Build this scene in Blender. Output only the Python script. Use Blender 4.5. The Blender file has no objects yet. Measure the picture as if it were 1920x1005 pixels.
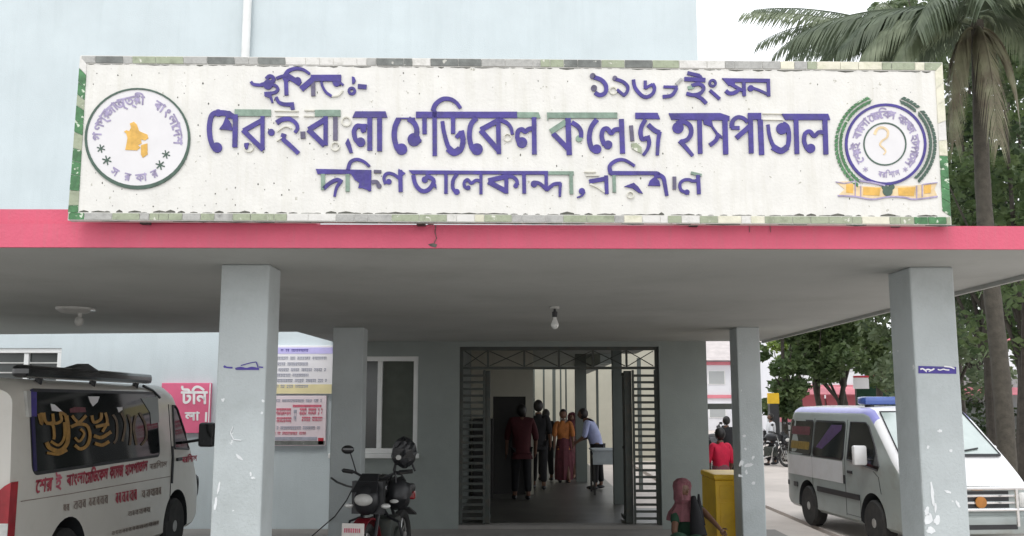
import bpy, bmesh, math, random
from mathutils import Vector, Matrix
from mathutils.geometry import interpolate_bezier, tessellate_polygon
random.seed(7)
SC = bpy.context.scene
COL = SC.collection
R = math.radians

# ------------------------------------------------------------------ camera
CAM_H = 1.8
PITCH = math.atan(252.5 / 1800); YAW = math.atan(14 / 1800)
cd = bpy.data.cameras.new('camera'); cd.sensor_width = 36; cd.lens = 33.75
cd.clip_end = 1500; cd.clip_start = 0.05
cam = bpy.data.objects.new('camera', cd); COL.objects.link(cam)
cam.location = (0, 0, CAM_H); cam.rotation_euler = (R(90) + PITCH, 0, YAW)
SC.camera = cam

# ------------------------------------------------------------------ world and sun (bright overcast)
w = bpy.data.worlds.new('World'); SC.world = w; w.use_nodes = True
nt = w.node_tree; bg = nt.nodes['Background']
sky = nt.nodes.new('ShaderNodeTexSky'); sky.sky_type = 'NISHITA'; sky.sun_disc = False
sky.sun_elevation = R(58); sky.sun_rotation = R(200); sky.air_density = 1.0; sky.dust_density = 4.0
mx = nt.nodes.new('ShaderNodeMix'); mx.data_type = 'RGBA'
mx.inputs['Factor'].default_value = 0.82
nt.links.new(sky.outputs[0], mx.inputs[6]); mx.inputs[7].default_value = (10.6, 10.8, 11.0, 1)   # cloud layer
nt.links.new(mx.outputs[2], bg.inputs['Color']); bg.inputs['Strength'].default_value = 0.15
sd = bpy.data.lights.new('sun', 'SUN'); sd.energy = 0.6; sd.angle = R(16); sd.color = (1, .97, .92)
sun = bpy.data.objects.new('sun', sd); COL.objects.link(sun)
sun.rotation_euler = (R(32), 0, R(-20)); sun.location = (0, 0, 30)
SC.view_settings.view_transform = 'Standard'; SC.view_settings.look = 'None'
SC.view_settings.gamma = 1; SC.view_settings.use_curve_mapping = False
SC.view_settings.exposure = 0.30
SC.cycles.max_bounces = 10; SC.cycles.diffuse_bounces = 6

# ------------------------------------------------------------------ geometry helpers
def ray(px, py):
    x = (px - 960) / 1800; z = -(py - 502.5) / 1800; y = 1.0
    y, z = y * math.cos(PITCH) - z * math.sin(PITCH), y * math.sin(PITCH) + z * math.cos(PITCH)
    x, y = x * math.cos(YAW) - y * math.sin(YAW), x * math.sin(YAW) + y * math.cos(YAW)
    return Vector((x, y, z))
def at(px, py, Y):
    "point of the photograph's ray at depth Y"
    r = ray(px, py); s = Y / r.y
    return Vector((r.x * s, Y, r.z * s + CAM_H))
def on_plane(px, py, p0, n):
    r = ray(px, py); o = Vector((0, 0, CAM_H))
    return o + r * ((p0 - o).dot(n) / r.dot(n))

OFF = {}
def reg(o, parent, off):
    OFF[o.name] = off
    if parent is not None: o.parent = parent
def thing(name, label, cat, loc=(0, 0, 0), rotz=0, group=None, scale=1):
    o = bpy.data.objects.new(name, None); COL.objects.link(o)
    o.empty_display_size = 0.2
    o.location = loc; o.rotation_euler = (0, 0, rotz); o.scale = (scale,) * 3
    o['label'] = label; o['category'] = cat
    if group: o['group'] = group
    OFF[o.name] = Vector(loc) if rotz == 0 and scale == 1 else Vector((0, 0, 0))
    return o
def tag(o, label, cat, group=None):
    o['label'] = label; o['category'] = cat
    if group: o['group'] = group
    return o
def kind(o, k): o['kind'] = k; return o

class G:
    "collects shapes, then becomes one mesh object"
    def __init__(s): s.v = []; s.f = []; s.m = []; s.mi = 0
    def add(s, vs, fs):
        b = len(s.v); s.v += [tuple(p) for p in vs]
        for f in fs: s.f.append(tuple(i + b for i in f)); s.m.append(s.mi)
        return s
    def box(s, x0, x1, y0, y1, z0, z1):
        return s.add([(x0, y0, z0), (x1, y0, z0), (x1, y1, z0), (x0, y1, z0), (x0, y0, z1), (x1, y0, z1), (x1, y1, z1), (x0, y1, z1)],
                     [(0, 3, 2, 1), (4, 5, 6, 7), (0, 1, 5, 4), (1, 2, 6, 5), (2, 3, 7, 6), (3, 0, 4, 7)])
    def cbox(s, x0, x1, y0, y1, z0, z1, c=.01):
        "box with chamfered edges"
        bm = bmesh.new(); bmesh.ops.create_cube(bm, size=1)
        for v in bm.verts:
            v.co = Vector(((x0 + x1) / 2 + v.co.x * (x1 - x0), (y0 + y1) / 2 + v.co.y * (y1 - y0), (z0 + z1) / 2 + v.co.z * (z1 - z0)))
        bmesh.ops.bevel(bm, geom=bm.edges[:] , offset=c, segments=2, affect='EDGES', profile=.5)
        bm.verts.index_update()
        s.add([v.co.copy() for v in bm.verts], [[v.index for v in f.verts] for f in bm.faces]); bm.free(); return s
    def prism(s, poly, d):
        "polygon (list of 3D points) pushed along vector d"
        n = len(poly); d = Vector(d)
        a = [Vector(p) for p in poly]; b = [p + d for p in a]
        return s.add(a + b, [tuple(range(n - 1, -1, -1)), tuple(range(n, 2 * n))] + [(i, (i + 1) % n, n + (i + 1) % n, n + i) for i in range(n)])
    def tube(s, pts, r, n=8, cap=True):
        pts = [Vector(p) for p in pts]; rs = r if isinstance(r, (list, tuple)) else [r] * len(pts)
        rings = []; up = None
        for i, p in enumerate(pts):
            t = (pts[min(i + 1, len(pts) - 1)] - pts[max(i - 1, 0)])
            if t.length < 1e-9: t = Vector((0, 0, 1))
            t.normalize()
            if up is None: up = Vector((0, 0, 1)) if abs(t.z) < .9 else Vector((1, 0, 0))
            a = t.cross(up); 
            if a.length < 1e-6: a = t.cross(Vector((0, 1, 0)))
            a.normalize(); b = a.cross(t).normalized(); up = b
            rings.append([p + (a * math.cos(2 * math.pi * k / n) + b * math.sin(2 * math.pi * k / n)) * rs[i] for k in range(n)])
        vs = [q for rr in rings for q in rr]; fs = []
        for i in range(len(pts) - 1):
            for k in range(n):
                fs.append((i * n + k, i * n + (k + 1) % n, (i + 1) * n + (k + 1) % n, (i + 1) * n + k))
        if cap:
            fs.append(tuple(range(n - 1, -1, -1))); fs.append(tuple((len(pts) - 1) * n + k for k in range(n)))
        return s.add(vs, fs)
    def ell(s, c, r, nu=16, nv=10, fn=None):
        c = Vector(c); r = Vector(r) if hasattr(r, '__len__') else Vector((r, r, r))
        vs = [c + Vector((0, 0, -r.z))]
        for j in range(1, nv):
            ph = -math.pi / 2 + math.pi * j / nv
            for i in range(nu):
                th = 2 * math.pi * i / nu
                vs.append(c + Vector((r.x * math.cos(ph) * math.cos(th), r.y * math.cos(ph) * math.sin(th), r.z * math.sin(ph))))
        vs.append(c + Vector((0, 0, r.z)))
        if fn: vs = [fn(v) for v in vs]
        fs = [(0, 1 + (i + 1) % nu, 1 + i) for i in range(nu)]
        for j in range(nv - 2):
            for i in range(nu):
                a = 1 + j * nu
                fs.append((a + i, a + (i + 1) % nu, a + nu + (i + 1) % nu, a + nu + i))
        a = 1 + (nv - 2) * nu
        fs += [(a + i, a + (i + 1) % nu, len(vs) - 1) for i in range(nu)]
        return s.add(vs, fs)
    def disc(s, c, axis, r, d, n=20, r2=None):
        "cylinder from c along unit axis, thickness d"
        c = Vector(c); a = Vector(axis).normalized()
        return s.tube([c, c + a * d], [r, r2 if r2 is not None else r], n)
    def torus(s, c, axis, r, t, n=28, m=8):
        c = Vector(c); a = Vector(axis).normalized()
        u = a.orthogonal().normalized(); v = a.cross(u)
        vs = []; fs = []
        for i in range(n):
            th = 2 * math.pi * i / n; d = u * math.cos(th) + v * math.sin(th)
            for k in range(m):
                ph = 2 * math.pi * k / m
                vs.append(c + d * (r + t * math.cos(ph)) + a * t * math.sin(ph))
        for i in range(n):
            for k in range(m):
                fs.append((i * m + k, ((i + 1) % n) * m + k, ((i + 1) % n) * m + (k + 1) % m, i * m + (k + 1) % m))
        return s.add(vs, fs)
    def lathe(s, prof, c=(0, 0, 0), n=20, fn=None):
        c = Vector(c); vs = []
        for (r_, z) in prof:
            for i in range(n):
                th = 2 * math.pi * i / n
                rr = r_ * (fn(th, z) if fn else 1)
                vs.append(c + Vector((rr * math.cos(th), rr * math.sin(th), z)))
        fs = []
        for j in range(len(prof) - 1):
            for i in range(n):
                fs.append((j * n + i, j * n + (i + 1) % n, (j + 1) * n + (i + 1) % n, (j + 1) * n + i))
        fs.append(tuple(range(n - 1, -1, -1))); fs.append(tuple((len(prof) - 1) * n + i for i in range(n)))
        return s.add(vs, fs)
    def mesh(s, name, mats, off=Vector((0, 0, 0)), smooth=False):
        me = bpy.data.meshes.new(name)
        me.from_pydata([(x - off[0], y - off[1], z - off[2]) for x, y, z in s.v], [], s.f)
        for m in (mats if isinstance(mats, (list, tuple)) else [mats]): me.materials.append(m)
        if any(s.m): me.polygons.foreach_set('material_index', s.m)
        bm = bmesh.new(); bm.from_mesh(me); bmesh.ops.recalc_face_normals(bm, faces=bm.faces); bm.to_mesh(me); bm.free()
        if smooth:
            me.shade_smooth()
            try: me.set_sharp_from_angle(angle=R(38))
            except Exception: pass
        me.update(); return me
    def obj(s, name, mats, parent=None, smooth=False, raw=False):
        off = Vector((0, 0, 0)) if (parent is None or raw) else OFF.get(parent.name, Vector((0, 0, 0)))
        o = bpy.data.objects.new(name, s.mesh(name, mats, off, smooth)); COL.objects.link(o)
        reg(o, parent, off); return o

def dup(root, loc=None, rotz=None, label=None, group=None):
    def rec(o, p):
        c = o.copy(); COL.objects.link(c); OFF[c.name] = OFF.get(o.name, Vector((0, 0, 0)))
        if p is not None: c.parent = p
        for ch in o.children: rec(ch, c)
        return c
    r = rec(root, None)
    if loc is not None: r.location = loc
    if rotz is not None: r.rotation_euler = (0, 0, rotz)
    if label: r['label'] = label
    if group: r['group'] = group
    return r

# ------------------------------------------------------------------ materials
def lin(c):
    return tuple((x / 255 / 12.92 if x / 255 <= .04045 else ((x / 255 + .055) / 1.055) ** 2.4) for x in c)
def mat(name, col, rough=.6, var=.08, scale=3.0, bump=0.0, bscale=40.0, metal=0.0, stain=None, stain_amt=.5, stain_scale=2.0,
        streak=False, flecks=None, fleck_scale=20.0, fleck_cut=.68, ior=None, coat=0.0, emit=None, alpha=None, dust=0):
    m = bpy.data.materials.new(name); m.use_nodes = True; n = m.node_tree.nodes; L = m.node_tree.links
    b = n['Principled BSDF']; b.inputs['Roughness'].default_value = rough; b.inputs['Metallic'].default_value = metal
    if ior: b.inputs['IOR'].default_value = ior
    if coat: b.inputs['Coat Weight'].default_value = coat; b.inputs['Coat Roughness'].default_value = .08
    tc = n.new('ShaderNodeTexCoord'); src = tc.outputs['Object']
    def noise(sc, det=5, vec=None, rgh=.6):
        t = n.new('ShaderNodeTexNoise'); t.inputs['Scale'].default_value = sc; t.inputs['Detail'].default_value = det
        t.inputs['Roughness'].default_value = rgh; L.new(vec or src, t.inputs['Vector']); return t.outputs['Fac']
    def ramp(fac, a, b_):
        r = n.new('ShaderNodeMapRange'); r.inputs[1].default_value = a; r.inputs[2].default_value = b_; r.clamp = True
        L.new(fac, r.inputs[0]); return r.outputs[0]
    def mix(f, a, b_):
        x = n.new('ShaderNodeMix'); x.data_type = 'RGBA'
        if isinstance(f, float): x.inputs[0].default_value = f
        else: L.new(f, x.inputs[0])
        for i, q in ((6, a), (7, b_)):
            if isinstance(q, tuple): x.inputs[i].default_value = (*q[:3], 1)
            else: L.new(q, x.inputs[i])
        return x.outputs[2]
    c0 = tuple(max(0, x * (1 - var)) for x in col); c1 = tuple(min(1, x * (1 + var)) for x in col)
    cur = mix(ramp(noise(scale), .3, .7), c0, c1)
    if stain:
        vec = None
        if streak:
            mp = n.new('ShaderNodeMapping'); mp.inputs['Scale'].default_value = (6, 6, .5); L.new(src, mp.inputs[0]); vec = mp.outputs[0]
        f = ramp(noise(stain_scale, 8, vec, .7), .5, .8)
        mu = n.new('ShaderNodeMath'); mu.operation = 'MULTIPLY'; mu.inputs[1].default_value = stain_amt; L.new(f, mu.inputs[0])
        cur = mix(mu.outputs[0], cur, stain)
    if flecks:
        f = ramp(noise(fleck_scale, 4), fleck_cut, fleck_cut + .03)
        cur = mix(f, cur, flecks)
    L.new(cur, b.inputs['Base Color'])
    if bump:
        bp = n.new('ShaderNodeBump'); bp.inputs['Strength'].default_value = bump; bp.inputs['Distance'].default_value = .02
        L.new(noise(bscale, 6), bp.inputs['Height']); L.new(bp.outputs[0], b.inputs['Normal'])
    if emit: b.inputs['Emission Color'].default_value = (*emit[:3], 1); b.inputs['Emission Strength'].default_value = emit[3]
    if alpha is not None: b.inputs['Alpha'].default_value = alpha
    return m
def leafmat(name, col, col2, var_scale=1.4, transl=.3):
    m = bpy.data.materials.new(name); m.use_nodes = True; n = m.node_tree.nodes; L = m.node_tree.links
    b = n['Principled BSDF']; b.inputs['Roughness'].default_value = .55
    tc = n.new('ShaderNodeTexCoord'); t = n.new('ShaderNodeTexNoise'); t.inputs['Scale'].default_value = var_scale; t.inputs['Detail'].default_value = 8
    L.new(tc.outputs['Object'], t.inputs['Vector'])
    r = n.new('ShaderNodeMapRange'); r.inputs[1].default_value = .35; r.inputs[2].default_value = .65; L.new(t.outputs['Fac'], r.inputs[0])
    x = n.new('ShaderNodeMix'); x.data_type = 'RGBA'; L.new(r.outputs[0], x.inputs[0]); x.inputs[6].default_value = (*col, 1); x.inputs[7].default_value = (*col2, 1)
    L.new(x.outputs[2], b.inputs['Base Color'])
    tr = n.new('ShaderNodeBsdfTranslucent'); L.new(x.outputs[2], tr.inputs['Color'])
    ms = n.new('ShaderNodeMixShader'); ms.inputs[0].default_value = transl
    L.new(b.outputs[0], ms.inputs[1]); L.new(tr.outputs[0], ms.inputs[2]); L.new(ms.outputs[0], n['Material Output'].inputs[0])
    return m

M = {}
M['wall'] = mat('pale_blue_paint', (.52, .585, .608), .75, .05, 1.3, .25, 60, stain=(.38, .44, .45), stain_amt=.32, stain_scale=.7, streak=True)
M['column'] = mat('grey_blue_paint', (.46, .50, .505), .7, .06, 2.5, .3, 50, stain=(.33, .36, .355), stain_amt=.7, stain_scale=2.2, flecks=(.72, .74, .74), fleck_scale=9, fleck_cut=.70)
M['inner'] = mat('shaded_wall_paint', (.235, .262, .25), .7, .06, 2.0, .2, 50, stain=(.25, .29, .27), stain_amt=.5, stain_scale=2)  # wall paint with the canopy's shade put into a darker colour
M['soffit'] = mat('soffit_paint', (.42, .43, .41), .85, .07, 1.0, .15, 30, stain=(.30, .305, .285), stain_amt=.7, stain_scale=.8)
M['pink'] = mat('pink_paint', (.61, .098, .165), .6, .07, 3.0, .2, 60, stain=(.45, .14, .17), stain_amt=.5, stain_scale=5, streak=True)
M['board'] = mat('sign_white', (.69, .68, .645), .6, .05, 7.0, .15, 60, stain=(.54, .525, .45), stain_amt=.55, stain_scale=3, streak=True, flecks=(.40, .39, .33), fleck_scale=30, fleck_cut=.68)
M['blue'] = mat('letter_blue', (.052, .038, .225), .5, .25, 14, .2, 60, stain=(.07, .07, .12), stain_amt=.75, stain_scale=16)
M['green_letter'] = mat('letter_faded', (.20, .28, .225), .6, .25, 18, .2, 60, stain=(.10, .14, .11), stain_amt=.5, stain_scale=20)
M['dark_letter'] = mat('letter_dark', (.11, .10, .16), .6, .3, 18, .2, 60)
M['ghost'] = mat('letter_ghost', (.60, .59, .52), .6, .1, 18)
M['tile_green'] = mat('tile_green', (.055, .17, .065), .45, .4, 16, .2, 40, flecks=(.55, .62, .50), fleck_scale=26, fleck_cut=.60)
M['tile_pale'] = mat('tile_pale_green', (.33, .37, .26), .5, .3, 14, .2, 40, stain=(.08, .09, .06), stain_amt=1, stain_scale=14, flecks=(.62, .62, .55), fleck_scale=24, fleck_cut=.64)
M['tile_grey'] = mat('tile_grey', (.40, .40, .38), .5, .3, 14, .2, 40, stain=(.08, .08, .08), stain_amt=1, stain_scale=14)
M['tile_dark'] = mat('tile_dark', (.15, .16, .15), .5, .35, 15, .2, 40, flecks=(.5, .5, .45), fleck_scale=22, fleck_cut=.66)
M['tile_white'] = mat('tile_white', (.66, .65, .62), .5, .08, 12, .2, 40, stain=(.3, .3, .26), stain_amt=.9, stain_scale=12)
M['tile_cream'] = mat('tile_cream', (.66, .64, .52), .5, .1, 12, .2, 40, stain=(.35, .38, .22), stain_amt=.8, stain_scale=9)
M['seal_green'] = mat('seal_green', (.055, .10, .075), .5, .25, 20)
M['seal_white'] = mat('seal_white', (.68, .67, .68), .6, .03, 8)
M['seal_text'] = mat('seal_text', (.33, .29, .44), .6, .3, 25)
M['gold'] = mat('gold_paint', (.64, .38, .08), .5, .2, 18)
M['gold2'] = mat('gold_faded', (.68, .53, .32), .5, .2, 18)
M['grime_shade'] = mat('grime_and_shade', (.10, .10, .085), .8, .4, 20)  # grime and cracks, also the painted shadow line below the sign
M['concrete'] = mat('concrete', (.25, .24, .225), .85, .12, 1.5, .4, 30, stain=(.24, .22, .20), stain_amt=.6, stain_scale=1.2)
M['paving'] = mat('pavement_mat', (.50, .455, .42), .85, .10, 1.5, .4, 30, stain=(.36, .33, .30), stain_amt=.6, stain_scale=.8)
M['ground'] = mat('road_mat', (.55, .50, .465), .9, .12, .6, .4, 20, stain=(.33, .30, .27), stain_amt=.6, stain_scale=.35)
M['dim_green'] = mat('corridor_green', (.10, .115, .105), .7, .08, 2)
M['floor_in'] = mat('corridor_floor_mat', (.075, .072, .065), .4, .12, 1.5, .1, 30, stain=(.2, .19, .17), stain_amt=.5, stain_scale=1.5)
M['cream'] = mat('cream_paint', (.45, .435, .36), .7, .07, 1.5, .2, 40, stain=(.42, .40, .33), stain_amt=.5, stain_scale=1.5, streak=True)
M['steel'] = mat('gate_steel', (.05, .058, .052), .5, .2, 6, .2, 60, metal=.3, stain=(.12, .07, .04), stain_amt=.4, stain_scale=8)
M['steel_light'] = mat('gate_slat', (.22, .24, .22), .5, .2, 6, metal=.2)
M['white_frame'] = mat('white_frame', (.72, .73, .72), .45, .05, 6, stain=(.5, .5, .48), stain_amt=.4)
M['glass_dark'] = mat('window_glass', (.028, .034, .032), .12, .2, 4, ior=1.5)
M['glass_green'] = mat('window_mesh', (.055, .065, .05), .45, .15, 8)
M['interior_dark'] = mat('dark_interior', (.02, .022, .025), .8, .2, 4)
M['van_cream'] = mat('van_cream_paint', (.66, .635, .58), .32, .03, 2.0, coat=.5, stain=(.48, .45, .38), stain_amt=.35, stain_scale=3)
M['van_silver'] = mat('van_silver_paint', (.30, .335, .325), .38, .05, 2.5, coat=.35, stain=(.22, .215, .18), stain_amt=.85, stain_scale=2.2)
M['van_white'] = mat('van_white_paint', (.66, .66, .67), .35, .04, 2.5, coat=.4, stain=(.5, .48, .44), stain_amt=.5, stain_scale=4)
M['van_blue'] = mat('van_blue_paint', (.22, .22, .52), .35, .1, 6, coat=.4)
M['van_glass'] = mat('van_glass', (.012, .014, .015), .06, .3, 3, ior=1.52)
M['screen'] = mat('windscreen_glass', (.33, .39, .375), .05, .12, 2.5, ior=1.9, coat=1.0)  # pale base colour stands in for sky reflected on the glass
M['rubber'] = mat('rubber', (.022, .022, .022), .75, .3, 10, stain=(.10, .09, .08), stain_amt=.4, stain_scale=6)
M['black'] = mat('black_plastic', (.018, .019, .022), .42, .3, 10)
M['black_gloss'] = mat('black_gloss', (.012, .012, .014), .18, .3, 10, coat=.6)
M['rim'] = mat('wheel_rim', (.45, .45, .44), .4, .15, 8, metal=.7)
M['chrome'] = mat('chrome', (.70, .70, .70), .2, .08, 10, metal=.9, stain=(.3, .28, .25), stain_amt=.4)
M['red_lens'] = mat('red_lens', (.36, .008, .02), .08, .35, 5, coat=1.0)
M['guard_red'] = mat('mudguard_red', (.16, .008, .015), .4, .2, 8)
M['clear_lens'] = mat('clear_lens', (.62, .62, .60), .12, .15, 12, coat=.8)
M['amber'] = mat('amber_badge', (.42, .17, .03), .3, .15, 12)
M['red_text'] = mat('red_text', (.42, .055, .085), .6, .35, 16, flecks=(.60, .50, .46), fleck_scale=30, fleck_cut=.66)
M['grey_text'] = mat('faded_text', (.27, .21, .18), .6, .3, 16)
M['red_paint'] = mat('red_paint', (.50, .03, .05), .45, .1, 8)
M['blue_strip'] = mat('blue_strip', (.055, .035, .26), .5, .2, 14, stain=(.12, .12, .2), stain_amt=.5, stain_scale=20)
M['blue_bar'] = mat('blue_beacon', (.05, .10, .33), .2, .15, 6, coat=.6)
M['white_text'] = mat('white_lettering', (.80, .79, .80), .6, .05, 14)
M['notice_white'] = mat('notice_white', (.78, .77, .79), .5, .03, 4)
M['notice_yellow'] = mat('notice_yellow', (.74, .66, .38), .5, .06, 4)
M['notice_purple'] = mat('notice_purple', (.50, .46, .78), .5, .1, 6)
M['notice_pink'] = mat('notice_pinkish', (.76, .66, .70), .5, .04, 4)
M['notice_ink'] = mat('notice_ink', (.36, .37, .44), .6, .2, 14)
M['notice_red'] = mat('notice_red', (.60, .14, .20), .5, .25, 18)
M['sign_pink'] = mat('canteen_pink', (.68, .13, .24), .5, .08, 4)
M['yellow'] = mat('yellow_paint', (.78, .49, .02), .45, .08, 4, .1, 30, stain=(.48, .22, .02), stain_amt=.55, stain_scale=5)
M['skin'] = mat('skin', (.13, .065, .04), .55, .1, 10)
M['hair'] = mat('hair', (.012, .010, .009), .5, .3, 20)
M['shirt_red'] = mat('dark_red_cloth', (.05, .004, .007), .85, .2, 8, .3, 30)
M['shirt_dark'] = mat('dark_cloth', (.007, .007, .009), .85, .2, 8, .3, 30)
M['trouser'] = mat('black_trouser_cloth', (.006, .006, .008), .85, .2, 8, .3, 30)
M['orange'] = mat('orange_cloth', (.30, .10, .02), .8, .25, 10, .4, 25)
M['maroon'] = mat('maroon_cloth', (.075, .012, .02), .8, .25, 10, .4, 25)
M['rose'] = mat('rose_cloth', (.17, .065, .075), .8, .25, 14, .4, 25, stain=(.22, .05, .08), stain_amt=.8, stain_scale=18)
M['dark_green'] = mat('dark_green_cloth', (.008, .045, .022), .8, .25, 10, .4, 25)
M['lilac'] = mat('lilac_blue_cloth', (.33, .36, .55), .8, .1, 10, .4, 25)
M['red_cloth'] = mat('bright_red_cloth', (.56, .01, .05), .8, .12, 10, .4, 25)
M['wood'] = mat('dark_wood', (.008, .007, .006), .5, .3, 8)
M['desk_top'] = mat('desk_cloth', (.30, .33, .34), .7, .12, 6)
M['bark'] = mat('bark', (.05, .043, .035), .9, .35, 6, .8, 18)
M['palm_bark'] = mat('palm_bark', (.062, .055, .043), .9, .3, 8, .8, 18)
M['bulb'] = mat('bulb_glass', (.75, .76, .74), .08, .05, 5, coat=1.0)
M['lamp_grey'] = mat('lamp_plastic', (.48, .48, .46), .5, .15, 8)
M['leaf_a'] = leafmat('leaf_mid', (.060, .105, .040), (.155, .215, .085), transl=.4)
M['leaf_b'] = leafmat('leaf_dark', (.036, .066, .032), (.105, .15, .065), transl=.4)
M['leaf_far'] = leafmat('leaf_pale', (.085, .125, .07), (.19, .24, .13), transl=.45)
M['leaf_c'] = leafmat('leaf_bright', (.12, .20, .03), (.22, .30, .07), transl=.45)
M['palm_a'] = leafmat('palm_leaf', (.12, .15, .085), (.25, .29, .19), 2.5, .35)
M['palm_b'] = leafmat('palm_leaf_dark', (.06, .085, .05), (.13, .165, .10), 2.5, .3)
M['palm_dry'] = leafmat('palm_leaf_dry', (.15, .125, .085), (.24, .24, .15), 3, .3)
M['far_white'] = mat('far_white_wall', (.66, .67, .70), .8, .05, .5)
M['far_grey'] = mat('far_grey_wall', (.36, .38, .38), .8, .08, .5)
M['far_pink'] = mat('far_pink_band', (.60, .20, .24), .8, .1, 1)
M['roof_tin'] = mat('tin_roof', (.42, .38, .37), .6, .15, 2)
M['plate'] = mat('number_plate', (.68, .64, .60), .5, .08, 20)
M['grey_hose'] = mat('dark_cable', (.05, .05, .05), .6, .2, 10)
M['scrap'] = mat('scuff', (.72, .74, .75), .7, .08, 20)
M['purple_cloth'] = mat('purple_banner', (.22, .06, .30), .7, .2, 3)
M['road_line'] = mat('dark_joint', (.06, .05, .045), .9, .3, 6)

# ------------------------------------------------------------------ lettering
_gc = {}
def glyph_contours(s):
    if s in _gc: return _gc[s]
    c = bpy.data.curves.new('lettering', 'FONT'); c.body = s; c.size = 1
    o = bpy.data.objects.new('lettering', c); COL.objects.link(o)
    bpy.context.view_layer.update()
    dg = bpy.context.evaluated_depsgraph_get()
    cu = o.evaluated_get(dg).to_curve(dg)
    out = []
    for sp in cu.splines:
        bp = sp.bezier_points; n = len(bp); pts = []
        for i in range(n):
            a, b = bp[i], bp[(i + 1) % n]
            if (a.handle_right - a.co).length < 1e-6 and (b.handle_left - b.co).length < 1e-6: seg = [a.co]
            else: seg = interpolate_bezier(a.co, a.handle_right, b.handle_left, b.co, 5)[:-1]
            pts += [(p[0], p[1]) for p in seg]
        q = []
        for p in pts:
            if not q or (abs(p[0] - q[-1][0]) + abs(p[1] - q[-1][1])) > 1e-4: q.append(p)
        if len(q) > 2: out.append(q)
    o.to_curve_clear(); bpy.data.objects.remove(o); bpy.data.curves.remove(c)
    _gc[s] = out; return out
def area(p): return sum(p[i][0] * p[(i + 1) % len(p)][1] - p[(i + 1) % len(p)][0] * p[i][1] for i in range(len(p))) / 2
def inside(pt, poly):
    x, y = pt; r = False; n = len(poly)
    for i in range(n):
        a, b = poly[i], poly[(i + 1) % n]
        if (a[1] > y) != (b[1] > y) and x < (b[0] - a[0]) * (y - a[1]) / (b[1] - a[1]) + a[0]: r = not r
    return r
def text_into(g, s, fn, bold=0.0):
    "fn(u, v, layer) -> 3D; u,v in text units"
    cs = glyph_contours(s)
    if not cs: return
    big = max(cs, key=lambda c: abs(area(c))); sg = 1 if area(big) > 0 else -1
    outs = [c for c in cs if area(c) * sg > 0]; holes = [c for c in cs if area(c) * sg <= 0]
    k = 0
    for oc in outs:
        hs = [h for h in holes if inside(h[0], oc)]
        polys = [oc] + hs
        flat = [p for q in polys for p in q]
        tris = tessellate_polygon([[Vector((p[0], p[1], 0)) for p in q] for q in polys])
        g.add([fn(p[0], p[1], k) for p in flat], [tuple(t) for t in tris]); k += 1
        if bold:
            for q in polys:
                n = len(q)
                L_ = []
                for i in range(n):
                    a, c = q[i - 1], q[(i + 1) % n]
                    dx, dy = c[0] - a[0], c[1] - a[1]; d = math.hypot(dx, dy) or 1
                    L_.append((-dy / d, dx / d))
                v = [fn(q[i][0] + L_[i][0] * bold, q[i][1] + L_[i][1] * bold, k) for i in range(n)] + [fn(q[i][0] - L_[i][0] * bold, q[i][1] - L_[i][1] * bold, k) for i in range(n)]
                g.add(v, [(i, (i + 1) % n, n + (i + 1) % n, n + i) for i in range(n)])
            k += 1
def text_bounds(s):
    cs = glyph_contours(s); xs = [p[0] for c in cs for p in c]; ys = [p[1] for c in cs for p in c]
    return (min(xs), max(xs), min(ys), max(ys)) if xs else (0, 1, 0, 1)
def text_quad(name, s, p00, p10, p01, nrm, m, parent, bold=0, lift=.002):
    "text stretched over the parallelogram p00 (bottom left), p10 (bottom right), p01 (top left)"
    x0, x1, y0, y1 = text_bounds(s); p00, p10, p01 = Vector(p00), Vector(p10), Vector(p01); nrm = Vector(nrm).normalized()
    g = G()
    text_into(g, s, lambda u, v, k: p00 + (p10 - p00) * ((u - x0) / (x1 - x0)) + (p01 - p00) * ((v - y0) / (y1 - y0)) + nrm * (lift + k * .00025), bold)
    return g.obj(name, m, parent)

def smooth_pts(pts, sub=5):
    if len(pts) < 3: return pts
    out = []
    for i in range(len(pts) - 1):
        p0, p1, p2, p3 = pts[max(i - 1, 0)], pts[i], pts[i + 1], pts[min(i + 2, len(pts) - 1)]
        for k in range(sub):
            t = k / sub
            out.append(tuple(.5 * ((2 * p1[j]) + (-p0[j] + p2[j]) * t + (2 * p0[j] - 5 * p1[j] + 4 * p2[j] - p3[j]) * t * t + (-p0[j] + 3 * p1[j] - 3 * p2[j] + p3[j]) * t ** 3) for j in (0, 1)))
    out.append(pts[-1]); return out
def stroke_outline(pts, w, w1=None):
    w1 = w if w1 is None else w1
    p = smooth_pts(pts); n = len(p); L_, R_ = [], []
    for i in range(n):
        a, b = p[max(i - 1, 0)], p[min(i + 1, n - 1)]
        dx, dy = b[0] - a[0], b[1] - a[1]; d = math.hypot(dx, dy) or 1
        ww = (w + (w1 - w) * i / (n - 1)) / 2
        L_.append((p[i][0] - dy / d * ww, p[i][1] + dx / d * ww)); R_.append((p[i][0] + dy / d * ww, p[i][1] - dx / d * ww))
    return L_, R_
def strip_into(g, L_, R_, fn, top, bottom=None):
    "ribbon between two rails, as a slab from bottom to top height"
    n = len(L_); base = [fn(*q, top) for q in L_] + [fn(*q, top) for q in R_]
    fs = [(i, i + 1, n + i + 1, n + i) for i in range(n - 1)]
    if bottom is not None:
        base += [fn(*q, bottom) for q in L_] + [fn(*q, bottom) for q in R_]
        o = 2 * n
        fs += [(i, o + i, o + i + 1, i + 1) for i in range(n - 1)] + [(n + i, n + i + 1, o + n + i + 1, o + n + i) for i in range(n - 1)]
        fs += [(0, n, o + n, o), (n - 1, o + n - 1, o + 2 * n - 1, 2 * n - 1)]
    g.add(base, fs)
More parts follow.
